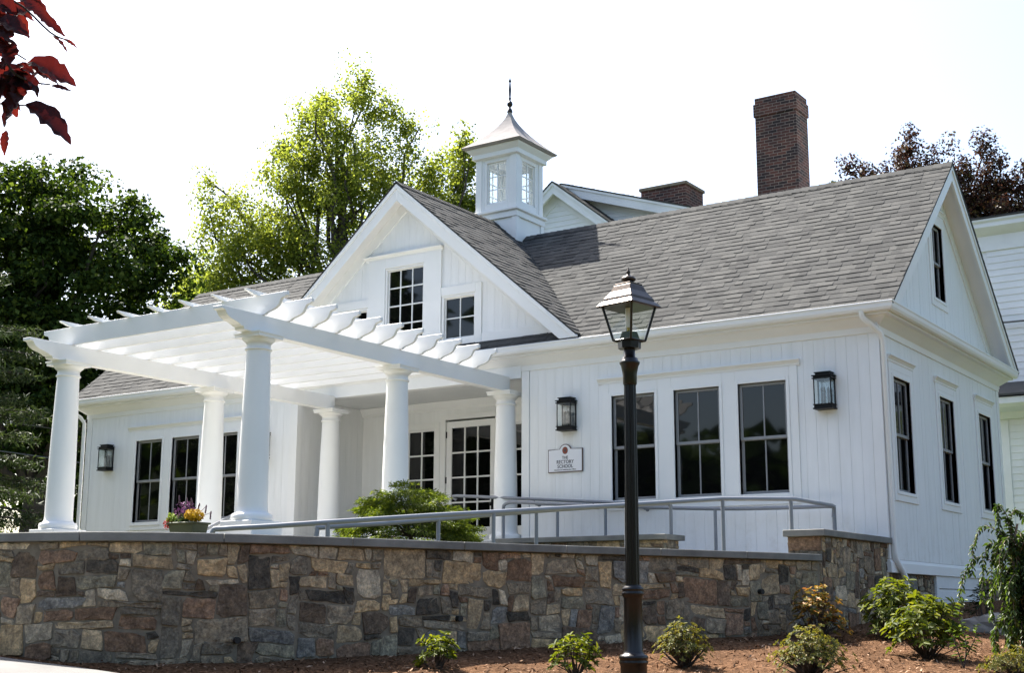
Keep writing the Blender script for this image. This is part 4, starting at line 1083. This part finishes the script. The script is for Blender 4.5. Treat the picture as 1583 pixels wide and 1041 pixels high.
# ------------------------------------------------------------------ trees
def limb_path(a, b, r, n=5, wob=.08):
    a = Vector(a); b = Vector(b); L = (b-a).length; out = []
    for i in range(n+1):
        t = i/n; p = a.lerp(b, t)+Vector((r.uniform(-1, 1), r.uniform(-1, 1), r.uniform(-.4, .9)))*wob*L*math.sin(math.pi*t)
        out.append(p)
    return out
def tree(name, label, base, frame_ells, nclump, crad, nleaf, lsize, mt, seed, trunk_r=.25, trunk_top=None, group=None, bark=None, vert=1.0, asp=.75, shell=.5, upb=.6, surf=.35, nlimb=26, cat='tree'):
    """crown of leaf clumps filling several overlapping volumes; each volume is (aside, ahead, height, r_aside, r_ahead, r_up)"""
    t = thing(name, label, cat, base, group); r = np.random.default_rng(seed); rr_ = random.Random(seed)
    cs = []; vol = [e[3]*e[4]*e[5] for e in frame_ells]; tot = sum(v**.75 for v in vol)
    for e, v in zip(frame_ells, vol):
        k = max(3, int(nclump*v**.75/tot)); d = r.normal(size=(k, 3)); d /= np.linalg.norm(d, axis=1, keepdims=True)
        q = r.random(k)**surf; p = d*q[:, None]*np.array(e[3:6])+np.array(e[0:3])
        cs.append(p)
    cs = np.concatenate(cs)
    Wd = np.array([[RH.x, RH.y, 0], [FH.x, FH.y, 0], [0, 0, 1]])
    cw = cs@Wd+np.array(base)
    rad = r.uniform(.65, 1.35, (len(cw), 1))*crad*np.array([1, 1, .62*vert])
    P, Nn = clump_points(cw, rad, nleaf, r, shell, upb)
    leaf_mesh('crown', P, Nn, r.uniform(.7, 1.35, len(P))*lsize, asp, mt, t, seed=seed)
    top = trunk_top or max(e[2] for e in frame_ells)
    m = MB(); b0 = Vector(base); cx_ = sum(e[0] for e in frame_ells)/len(frame_ells); cy_ = sum(e[1] for e in frame_ells)/len(frame_ells)
    tp = b0+RH*cx_*.6+FH*cy_*.6+Vector((0, 0, top)); path = limb_path(b0-Vector((0, 0, .3)), tp, rr_, 9, .02)
    m.tube(path, [trunk_r*(1.25-1.1*i/9) for i in range(10)], 10)
    idx = r.permutation(len(cw))[:nlimb]
    for i in idx:
        e = Vector(cw[i]); j = rr_.randint(2, 7); hz = (e.z-b0.z)/max(.1, top)
        j = max(2, min(8, int(hz*7)-1)); s_ = path[j]
        lp = limb_path(s_, e, rr_, 6, .10); r0 = trunk_r*(.5-.04*j)
        m.tube(lp, [r0*(1-.9*k/6)+.012 for k in range(7)], 6)
    m.build('trunk', bark or BARK, t)
    return t
GREEN_D = leaf_mat('maple_leaf', [(0, (.012, .024, .007)), (.4, (.027, .05, .012)), (.8, (.06, .095, .022)), (1, (.12, .16, .04))], .40, .6, (1.4, 1.4, .5), .05)
GREEN_L = leaf_mat('lime_leaf', [(0, (.125, .165, .036)), (.4, (.18, .225, .05)), (.75, (.23, .275, .064)), (1, (.29, .32, .10))], .68, .55, (1.25, 1.2, .55), .05)
BEECH = leaf_mat('copper_beech_leaf', [(0, (.022, .013, .012)), (.4, (.042, .024, .020)), (.75, (.062, .036, .026)), (.88, (.06, .055, .024)), (1, (.085, .075, .032))], .35, .45, (1.3, .9, .7), .12)
PINE = leaf_mat('pine_needle', [(0, (.02, .034, .015)), (.6, (.045, .066, .026)), (1, (.085, .105, .045))], .3, .6, (1, 1.1, .6))

tree('maple_tree', 'large dark green maple with a broad rounded crown at the far left', tuple(dl(36, -12.6, -.8)),
     [(0, 0, 9.0, 3.4, 3.6, 2.6), (-2.0, .3, 9.3, 3.0, 3, 2.2), (1.7, -.2, 8.2, 2.3, 2.6, 2.2), (-.6, 0, 5.6, 4.0, 3.6, 2.6), (1.9, 0, 5.6, 2.6, 2.8, 2.4), (-2.5, 0, 6.2, 3.4, 3, 3), (0, -.3, 10.2, 2.2, 2.2, 1.5)],
     420, .66, 190, .145, GREEN_D, 101, .34, 8, surf=.3, nlimb=40)
tree('dark_tree', 'dark shaded tree low behind the pergola, left of the white house', tuple(dl(41, -12.2, -.8)),
     [(0, 0, 3.2, 4.5, 2.5, 2.8), (3.2, 0, 4.6, 2.6, 2.4, 3.2), (-3, 0, 4.0, 3.5, 2.5, 3.5), (2.6, 0, 7.2, 2.0, 2, 1.8)],
     190, .8, 120, .17, GREEN_D, 103, .3, 4, surf=.4)
tree('lime_tree', 'tall bright yellow-green tree with upright leafy shoots behind the front gable', tuple(dl(44, -5.6, -.8)),
     [(0, 0, 12.5, 3.1, 2.8, 3.2), (-.4, 0, 15.5, 1.7, 1.7, 2.2), (.4, 0, 17.0, .7, .7, 1.4), (1.9, 0, 14.6, 1.2, 1.3, 1.8), (-2.2, 0, 13.2, 1.6, 1.7, 2.4), (-1.2, 0, 16.2, .7, .8, 1.2), (2.9, 0, 12.2, 1.2, 1.4, 2.2), (3.0, 0, 13.6, .9, 1, 1.5), (-3.6, 0, 11.6, 1.5, 1.6, 2.0), (-4.6, 0, 12.9, .7, .8, 1.3), (-3, 0, 9.2, 2.6, 2, 1.6), (-4.4, 0, 10.2, 1.5, 1.3, 1.8), (-2.6, 0, 11.6, 1.5, 1.4, 1.8), (1.5, 0, 9.5, 3, 2.2, 2.2), (1.1, 0, 16.1, .6, .7, 1.2), (.1, 0, 17.7, .3, .3, .9), (-.9, 0, 16.9, .3, .3, .9), (1.3, 0, 16.7, .3, .3, .9), (-2.4, 0, 15.0, .35, .35, .9), (2.1, 0, 15.7, .3, .3, .8), (-4.7, 0, 13.8, .3, .3, .6)],
     580, .58, 120, .11, GREEN_L, 105, .3, 16, vert=1.7, surf=.42, nlimb=60)
tree('slim_tree', 'narrow bright green tree just left of the cupola', tuple(dl(43, -1.75, -.8)),
     [(0, 0, 14.6, .62, .7, 1.5), (-.1, 0, 12.6, .85, .9, 1.6), (.35, 0, 11.6, .9, .9, 1.6), (.9, 0, 11.9, .5, .5, .8), (-.3, 0, 10, 1.2, 1, 2)], 95, .44, 150, .12, GREEN_L, 107, .16, 14, vert=1.6, surf=.45)
tree('lime_tree', 'lower yellow-green tree between the dark maple and the tall bright one', tuple(dl(47, -11.0, -.8)),
     [(0, 0, 9.6, 1.8, 1.8, 2.0), (1.2, 0, 7.4, 2.6, 2, 2.6), (-.6, 0, 11.2, .8, .9, 1.0), (2.6, 0, 8.2, 2.2, 1.6, 2.0)], 130, .6, 140, .13, GREEN_L, 109, .2, 9, vert=1.4, surf=.45)
tree('copper_beech', 'purple copper beech with spiky shoots behind the right end of the roof', tuple(dl(42, 14.0, -.8)),
     [(0, 0, 10.6, 3.2, 2.6, 2.6), (-2.6, 0, 12.9, .8, .9, 1.4), (-1.9, 0, 12.6, .9, 1, 1.2), (-1.0, 0, 13.6, .7, .9, 1.5), (0, 0, 13.4, .9, 1, 1.4), (.6, 0, 12.6, 1.3, 1.2, 1.2), (1.5, 0, 13.4, .8, .9, 1.5), (2.5, 0, 12.6, .9, 1, 1.5), (3.4, 0, 11.6, 1.0, 1, 1.4), (-3.0, 0, 12.0, .9, 1, .9), (-1.6, 0, 11.9, 1.9, 1.4, 1.3), (1.6, 0, 11.9, 2.0, 1.4, 1.4), (3.6, 0, 10.6, 1.6, 1.2, 1.8), (-1.0, 0, 15.0, .22, .25, .7), (1.4, 0, 14.7, .3, .3, .7)],
     680, .38, 105, .115, BEECH, 111, .3, 13, vert=1.9, surf=.5, nlimb=60, asp=.6)
tree('copper_beech', 'small green-bronze treetop peeping over the ridge right of the tall chimney', tuple(dl(41, 10.4, -.8)),
     [(.1, 0, 12.6, .7, .6, .9), (-.7, 0, 12.2, .6, .6, .6), (.9, 0, 11, 1.2, 1, 1.2)], 46, .36, 80, .17, leaf_mat('bronze_leaf', [(0, (.04, .03, .016)), (.5, (.07, .07, .025)), (1, (.10, .10, .04))], .35, .4), 113, .14, 12, vert=1.5, surf=.6)
# conifer at the left edge
t = thing('pine_tree', 'pine with soft drooping needle sprays at the left edge', 'tree', tuple(dl(22, -9.6, -1.0)))
r = np.random.default_rng(120); cs = []; rads = []
m = MB(); b0 = dl(22, -9.6, -1.2); m.tube([b0, b0+Vector((0, 0, 8.2))], [.2, .03], 8)
for i in range(70):
    z = r.uniform(.0, 6.6); L = max(.3, (2.1 if z < 2.8 else 2.1*(6.9-z)/4.1))*r.uniform(.75, 1.05); a = r.uniform(0, 2*math.pi)
    e = b0+Vector((math.cos(a)*L, math.sin(a)*L, z-.15*L+1.2)); s_ = b0+Vector((0, 0, z+1.0)); m.tube([s_, s_.lerp(e, .5)+Vector((0, 0, .1)), e], [.03, .02, .008], 5)
    for k in range(9):
        p = s_.lerp(e, .25+.75*k/8); cs.append(tuple(p)); rads.append((.26, .26, .14))
m.build('trunk', BARK, t)
P, Nn = clump_points(np.array(cs), np.array(rads), 60, r, .5, .4); leaf_mesh('crown', P, Nn, r.uniform(.10, .19, len(P)), .14, PINE, t, .02, seed=121)

# copper beech branch hanging in at the top left, close by
t = thing('copper_beech_branch', 'copper beech twigs with large dark red wavy leaves hanging in at the top left', 'branch', tuple(dl(2.6, -1.6, .5)))
NEARL = leaf_mat('red_beech_leaf', [(0, (.012, .005, .006)), (.45, (.026, .008, .009)), (1, (.05, .015, .012))], .5, .4, (2.3, .75, .6), .28)
def near_leaf(tip, base, wd, nrm, sd, curl=.2):
    r_ = random.Random(sd); tip = Vector(tip); base = Vector(base); T = tip-base; L = T.length; T.normalize(); Nn = Vector(nrm); Nn = (Nn-T*Nn.dot(T)).normalized(); Bn = Nn.cross(T)
    n = 12; vs = []; fs = []
    for i in range(n+1):
        t_ = i/n; hw = wd*L*(math.sin(math.pi*min(1, t_**.8*1.0))**.75)*.5 if 0 < i < n else 0.002
        wob = 1+.14*math.sin(i*2.4+sd)+r_.uniform(-.06, .06); c = base+T*L*t_-Nn*curl*L*t_*t_
        for k, f in enumerate((-1, -.5, 0, .5, 1)):
            vs.append(c+Bn*hw*f*wob+Nn*(.5*abs(f)*hw+.16*hw*math.sin(i*1.9+k*1.3+sd)))
    for i in range(n):
        for k in range(4): fs.append((5*i+k, 5*i+k+1, 5*i+6+k, 5*i+5+k))
    return vs, fs
lv = MB(); tw = MB()
rb_ = random.Random(55)
def NP(lat, z, d=2.6): return dl(d, lat, z)
NL = [((-1.016, 0.143), (-0.917, 0.118), .62), ((-1.003, 0.107), (-0.915, 0.082), .5), ((-0.988, 0.03), (-0.89, -0.035), .5), ((-0.984, 0.037), (-1.044, -0.012), .8), ((-1.009, 0.136), (-1.064, 0.072), .7), ((-1.047, 0.199), (-0.978, 0.167), .55), ((-1.057, 0.242), (-0.998, 0.257), .7), ((-0.997, 0.25), (-0.937, 0.204), .3), ((-1.012, 0.264), (-0.941, 0.204), .35), ((-0.956, 0.19), (-0.92, 0.164), .4), ((-0.925, 0.176), (-0.901, 0.169), .3), ((-1.059, 0.178), (-1.039, 0.235), .8), ((-0.992, 0.086), (-0.963, 0.054), .7), ((-0.948, 0.079), (-0.912, 0.08), .3), ((-1.05, 0.065), (-1.031, 0.03), .6), ((-1.04, -0.012), (-1.04, -0.063), .35), ((-1.019, 0.1), (-1.009, 0.044), .7), ((-1.054, 0.121), (-1.046, 0.157), .7), ((-1.049, 0.051), (-1.084, -0.005), .7), ((-1.077, 0.235), (-1.034, 0.207), .7), ((-1.078, 0.257), (-1.016, 0.225), .8), ((-1.06, .17), (-1.02, .12), .8), ((-1.07, .2), (-1.03, .185), .7), ((-1.05, .1), (-1.03, .05), .7)]
NL2 = []
for (a, b, wd) in NL:
    NL2.append((a, b, wd*.78))
    if a[0] < -.99:
        for q in range(2):
            dx, dz = rb_.uniform(-.07, .0), rb_.uniform(-.03, .03); k_ = rb_.uniform(.6, .9); a2 = (a[0]+dx, a[1]+dz); NL2.append((a2, (a2[0]+(b[0]-a[0])*k_+rb_.uniform(-.02, .01), a2[1]+(b[1]-a[1])*k_+rb_.uniform(-.02, .02)), wd*.75))
for i, (a, b, wd) in enumerate(NL2):
    d = 2.6+rb_.uniform(-.05, .05); nr = -FH*rb_.uniform(.3, 1)+Vector((0, 0, rb_.uniform(-.2, 1)))+RH*rb_.uniform(-.4, .4)
    vs, fs = near_leaf(NP(*b, d+rb_.uniform(-.03, .03)), NP(*a, d), wd*1.25, nr, i); lv.add(vs, fs, 0, True)
lv.build('leaves', NEARL, t)
for pth in ([(-1.6, .3), (-1.3, .21), (-1.139, .178), (-1.058, .164), (-1.002, .133)], [(-1.3, .21), (-1.126, .06), (-1.048, .037), (-.984, .033)], [(-1.6, .3), (-1.147, .278), (-1.039, .264), (-.956, .193), (-.919, .176)], [(-1.058, .164), (-1.03, .11), (-.99, .086), (-.948, .079)], [(-2.6, .9), (-2.1, .55), (-1.6, .3)]):
    n_ = len(pth); tw.tube(lerp_path([NP(*q) for q in pth], 4), [.0016+.0016*max(0, 1-i/((n_-1)*4)) + (.012 if pth[0][0] < -2 else 0) for i in range((n_-1)*4+1)], 5)
tw.build('twig', BARK, t)

# ------------------------------------------------------------------ shrubs and small plants
def leaf6(name, P, Nn, T, size, asp, mt, parent=None, fold=.12, droop=.12):
    n = len(P); Nn = Nn/np.linalg.norm(Nn, axis=1, keepdims=True)
    T = T/np.linalg.norm(T, axis=1, keepdims=True); Nn = Nn - T*np.sum(T*Nn, axis=1, keepdims=True); Nn /= np.linalg.norm(Nn, axis=1, keepdims=True)+1e-9
    B = np.cross(Nn, T); s = size[:, None]; V = np.empty((n, 6, 3))
    V[:, 0] = P; V[:, 3] = P+T*s-Nn*s*droop
    for k, (t, w) in ((1, (.32, 1)), (2, (.70, .85))):
        V[:, k] = P+T*s*t+B*s*asp*.5*w+Nn*s*(fold-droop*t*t); V[:, 6-k] = P+T*s*t-B*s*asp*.5*w+Nn*s*(fold-droop*t*t)
    me = bpy.data.meshes.new(name); me.vertices.add(n*6); me.loops.add(n*8); me.polygons.add(n*2)
    me.vertices.foreach_set('co', V.reshape(-1)); base = (np.arange(n)*6)[:, None]
    li = (base+np.array([0, 3, 2, 1, 0, 5, 4, 3])[None]).reshape(-1).astype(np.int32); me.loops.foreach_set('vertex_index', li)
    me.polygons.foreach_set('loop_start', np.arange(0, n*8, 4, dtype=np.int32)); me.polygons.foreach_set('loop_total', np.full(n*2, 4, dtype=np.int32))
    me.materials.append(mt); me.update(calc_edges=True); me.validate()
    o = bpy.data.objects.new(name, me); COL.objects.link(o)
    if parent is not None: attach(o, parent)
    return o
def shrub(name, label, base, wd, ht, ntip, whorl, lsize, asp, mt, seed, lift=.35, group=None, cat='shrub', dome=.55, flower=None):
    """woody stems from one foot; at each stem tip a rosette of leaves"""
    t = thing(name, label, cat, base, group); r = np.random.default_rng(seed); b = Vector(base); m = MB(); P = []; T = []; Nn = []
    for i in range(ntip):
        a = r.uniform(0, 2*math.pi); q = math.sqrt(r.random()); el = (1-q*q)**.5
        f = r.uniform(.62, 1.08); e = np.array([math.cos(a)*q*wd*.5*f, math.sin(a)*q*wd*.5*f, ht*(.16+.76*el*f)*r.uniform(.5 if i % 2 else .85, 1.05)])
        if i % 3 == 0: m.tube(limb_path(b+Vector((r.uniform(-.02, .02), r.uniform(-.02, .02), -.03)), b+Vector(e), random.Random(int(seed*100+i)), 4, .06), [.010*wd/.6+.002, .008, .006, .004, .003], 5)
        ax = np.array([e[0]*1.1, e[1]*1.1, ht*.6]); ax /= np.linalg.norm(ax)
        x = np.cross(ax, r.normal(size=3)); x /= np.linalg.norm(x); y = np.cross(ax, x); ph = r.uniform(0, 6.28)
        for k in range(whorl):
            th = ph+k*2.4; rad = x*math.cos(th)+y*math.sin(th); up_ = lift*r.uniform(.3, 1.6)
            P.append(np.array(base)+e-ax*lsize*.35*(k/whorl)); T.append(rad+ax*up_+r.normal(size=3)*.1); Nn.append(ax+rad*-.2+r.normal(size=3)*.15)
    m.build('stems', BARK, t); P = np.array(P); T = np.array(T); Nn = np.array(Nn)
    leaf6('foliage', P, Nn, T, r.uniform(.65, 1.2, len(P))*lsize, asp, mt, t)
    return t
RHODO = leaf_mat('rhododendron_leaf', [(0, (.035, .055, .010)), (.35, (.075, .10, .015)), (.7, (.12, .145, .022)), (1, (.17, .18, .04))], .42, .5, (1.3, 1.25, .3), .12)
AZA = leaf_mat('azalea_leaf', [(0, (.06, .07, .02)), (.4, (.12, .13, .034)), (.8, (.18, .17, .05)), (1, (.24, .18, .07))], .35, .5, (1.25, 1.15, .4), .12)
ORAN = leaf_mat('orange_leaf', [(0, (.07, .085, .02)), (.4, (.19, .16, .03)), (.75, (.30, .19, .04)), (1, (.34, .15, .06))], .35, .45, (1.3, 1.0, .5))
DARKL = leaf_mat('dark_leaf', [(0, (.02, .03, .012)), (1, (.06, .075, .03))], .25, .45)
g3 = lambda x, y: (x, y, gz(x, y))
shrub('rhododendron', 'smallest glossy green bush at the wall foot, leftmost in the mulch bed', g3(-1.27, -7.66), .40, .31, 46, 7, .062, .38, RHODO, 201)
shrub('rhododendron', 'small leafy green bush just left of the street lamp foot', g3(-.27, -7.12), .44, .40, 56, 7, .062, .38, RHODO, 202)
shrub('azalea', 'yellowish fine-leaved bush touching the street lamp on its right', g3(.12, -5.95), .50, .42, 260, 7, .034, .42, AZA, 203)
shrub('azalea', 'low wide yellow-green bush at the bottom edge below the orange one', g3(1.19, -5.72), .72, .46, 330, 7, .036, .42, AZA, 204)
shrub('azalea', 'orange and yellow leaved bush against the end of the stone wall', g3(.20, -3.0), .62, .62, 130, 7, .055, .45, ORAN, 205)
shrub('rhododendron', 'broad light green bush in front of the downspout, left of its twin', g3(.80, -2.2), .86, .70, 150, 7, .085, .36, RHODO, 206)
shrub('rhododendron', 'light green bush standing forward right of the broad one before the cellar hatch', g3(1.50, -3.55), .76, .66, 120, 7, .088, .38, RHODO, 207)
shrub('small_shrub', 'small dark bush in front of the white cellar hatch', g3(1.0, .35), .38, .62, 34, 6, .06, .42, DARKL, 208)
shrub('azalea', 'low yellow-green mound in the bottom right corner', g3(2.50, -4.2), .70, .26, 240, 7, .038, .3, AZA, 209)
# thin leafy stems
def sprigs(name, label, base, stems, lsize, asp, mt, seed, cat='plant', step=.035, rad=.008, barkm=None, two=3):
    t = thing(name, label, cat, base); r = np.random.default_rng(seed); m = MB(); P = []; T = []; Nn = []
    for pth in stems:
        pp = lerp_path([Vector(base)+Vector(q) for q in pth], 8); n_ = len(pp); m.tube(pp, [rad*(1-.8*i/(n_-1)) for i in range(n_)], 6)
        acc = 0
        for i in range(1, n_):
            d = pp[i]-pp[i-1]; L = d.length; k = max(1, int(L/step)); dn = np.array(d.normalized())
            if i < n_*.22: continue
            for j in range(k):
                for q in range(two):
                    p = np.array(pp[i-1].lerp(pp[i], j/k)); rd = r.normal(size=3); rd -= dn*rd.dot(dn); rd /= np.linalg.norm(rd)
                    P.append(p); T.append(dn*.5+rd*.8+np.array([0, 0, -.35])); Nn.append(np.array([0, 0, .8])+rd*.3+r.normal(size=3)*.3)
    m.build('stems', barkm or BARK, t); P = np.array(P); leaf6('foliage', P, np.array(Nn), np.array(T), r.uniform(.6, 1.25, len(P))*lsize, asp, mt, t)
    return t
WEEP = leaf_mat('weeping_leaf', [(0, (.025, .045, .014)), (.5, (.055, .09, .022)), (.85, (.09, .13, .035)), (1, (.13, .17, .06))], .35, .45, (1.2, 1.3, .4), .25)
sprigs('sapling', 'thin upright sapling with sparse leaves right of the forward green bush', g3(1.98, -4.05), [[(0, 0, -.02), (.03, .02, .22), (-.02, .03, .45), (.02, .05, .62)], [(0, 0, 0), (-.05, -.02, .2), (-.10, 0, .36)], [(.02, .02, .1), (.10, .04, .25), (.13, .06, .4)]], .065, .36, WEEP, 301, step=.04, two=2)
rw = random.Random(9); stems = []
trunk = [(.22, .14, -.05), (.16, .10, .45), (.08, .05, .95), (.14, .08, 1.3)]
rx = (RH.x, RH.y)
for i in range(62):
    h = rw.uniform(.30, 1.22); lt = rw.uniform(-.22, .5); dp = rw.uniform(-.3, .3); s0 = (.12+rw.uniform(-.05, .05), .08, max(.2, h-.15))
    ex, ey = rx[0]*lt+FH.x*dp+.1, rx[1]*lt+FH.y*dp; dr_ = rw.uniform(.2, .6)
    stems.append([(.16, .1, max(.05, h-.45)), s0, (s0[0]*.5+ex*.5, s0[1]*.5+ey*.5, h+rw.uniform(.0, .10)), (ex, ey, h-dr_*.4), (ex*1.05, ey*1.05, max(.08, h-dr_))])
for (lt, hh, drp) in ((-.28, 1.22, .42), (-.40, .92, .40), (-.20, 1.05, .5), (-.02, 1.42, .25), (.12, 1.30, .4), (.3, 1.38, .5)):
    stems.append([(.12, .08, .6), (.08, .05, hh-.14), (lt*.55*rx[0], lt*.55*rx[1], hh+.06), (lt*rx[0], lt*rx[1], hh-drp*.35), (lt*1.12*rx[0], lt*1.12*rx[1], hh-drp)])
wt = sprigs('weeping_cherry', 'small weeping tree with trailing leafy branches at the right edge', g3(2.14, -3.05), stems, .062, .36, WEEP, 302, cat='tree', step=.026, rad=.007, barkm=BARKP, two=4)
m = MB(); m.tube(lerp_path([Vector(g3(2.14, -3.05))+Vector(q) for q in trunk], 5), [.032*(1-.045*i) for i in range(16)], 8); m.build('trunk', BARKP, wt)
# Japanese maple behind the wall
JM = leaf_mat('cutleaf_maple_leaf', [(0, (.05, .075, .014)), (.4, (.10, .14, .022)), (.75, (.16, .20, .035)), (1, (.24, .26, .06))], .4, .45, (1.25, 1.3, .4))
t = thing('cutleaf_maple', 'mounded lime-green cutleaf maple between the railings and the porch column', 'shrub', (-4.32, -4.15, -.5))
r = np.random.default_rng(401); n_ = 230; a = r.uniform(0, 6.28, n_); q = np.sqrt(r.random(n_)); lay = np.stack([np.cos(a)*q*.80, np.sin(a)*q*.70, .20+.76*(1-q*q)**.5*r.uniform(.35, 1.0, n_)], 1)
keep = lay[:, 2] > .1; lay = lay[keep]
cw = lay@np.array([[RH.x, RH.y, 0], [FH.x, FH.y, 0], [0, 0, 1]])+np.array([-4.32, -4.15, -.5])
cw[:, 2] -= np.clip((lay[:, 0])*.12, 0, .2)
P, Nn = clump_points(cw, np.tile(np.array([.16, .16, .045]), (len(cw), 1)), 170, r, .5, 1.0)
out = P-np.array([-4.32, -4.15, -.2]); out[:, 2] *= .2; Tn = out/np.linalg.norm(out, axis=1, keepdims=True)+r.normal(size=P.shape)*.45+np.array([0, 0, -.35])
leaf6('foliage', P, Nn, Tn, r.uniform(.022, .05, len(P)), .22, JM, t)
m = MB(); b = Vector((-4.32, -4.15, -.55)); rr_ = random.Random(4)
m.tube(limb_path(b, b+Vector((.0, .0, .5)), rr_, 4, .08), [.035, .032, .028, .025, .02], 8)
for i in range(26):
    e = Vector(cw[rr_.randrange(len(cw))]); m.tube(limb_path(b+Vector((0, 0, .4)), e, rr_, 4, .12), [.018, .014, .010, .007, .003], 5)
m.build('trunk', BARK, t)
# boulder
bo = MB(); bx_ = []; r = np.random.default_rng(500); nphi, nth = 14, 9; c = Vector((1.30, -.55, gz(1.3, -.55)))
for i in range(nth+1):
    for k in range(nphi):
        th = math.pi*i/nth; ph = 2*math.pi*k/nphi; v = Vector((math.sin(th)*math.cos(ph), math.sin(th)*math.sin(ph), math.cos(th)))
        s_ = 1+.13*math.sin(3.1*v.x+2*v.y)+.10*math.sin(5*v.z+3*v.y)+r.uniform(-.05, .05); bx_.append(c+Vector((v.x*.33*s_, v.y*.24*s_, v.z*.19*s_+.03)))
bo.add(bx_, [(i*nphi+k, i*nphi+(k+1) % nphi, (i+1)*nphi+(k+1) % nphi, (i+1)*nphi+k) for i in range(nth) for k in range(nphi)], 0, False)
tag(bo.build('boulder', simple('boulder_stone', (.22, .21, .19), .9, .25, 5, .5, 40)), 'rough grey boulder lying in front of the cellar hatch', 'boulder')

# the wood across the road behind the viewpoint: what the windows look out on
r = np.random.default_rng(600); cs = []
for i in range(330):
    a = r.uniform(-2.35, 1.3); D = r.uniform(28, 42); h = r.uniform(0, 1)**.7*(11+3.5*math.sin(a*5.3)+2.5*math.sin(a*13)); h *= .66 if -1.42 < a < -1.2 else 1; p = CAM - FH*D*math.cos(a) + RH*D*math.sin(a); cs.append((p.x, p.y, -1.5+h))
P, Nn = clump_points(np.array(cs), np.tile(np.array([2.4, 2.4, 2.0]), (len(cs), 1)), 100, r, .5, .5)
wd = leaf_mesh('woodland', P, Nn, r.uniform(.8, 1.6, len(P)), .8, GREEN_D, None, seed=601)
tag(wd, 'dark belt of trees across the road, seen only as reflections in the windows', 'woodland', kind='stuff')
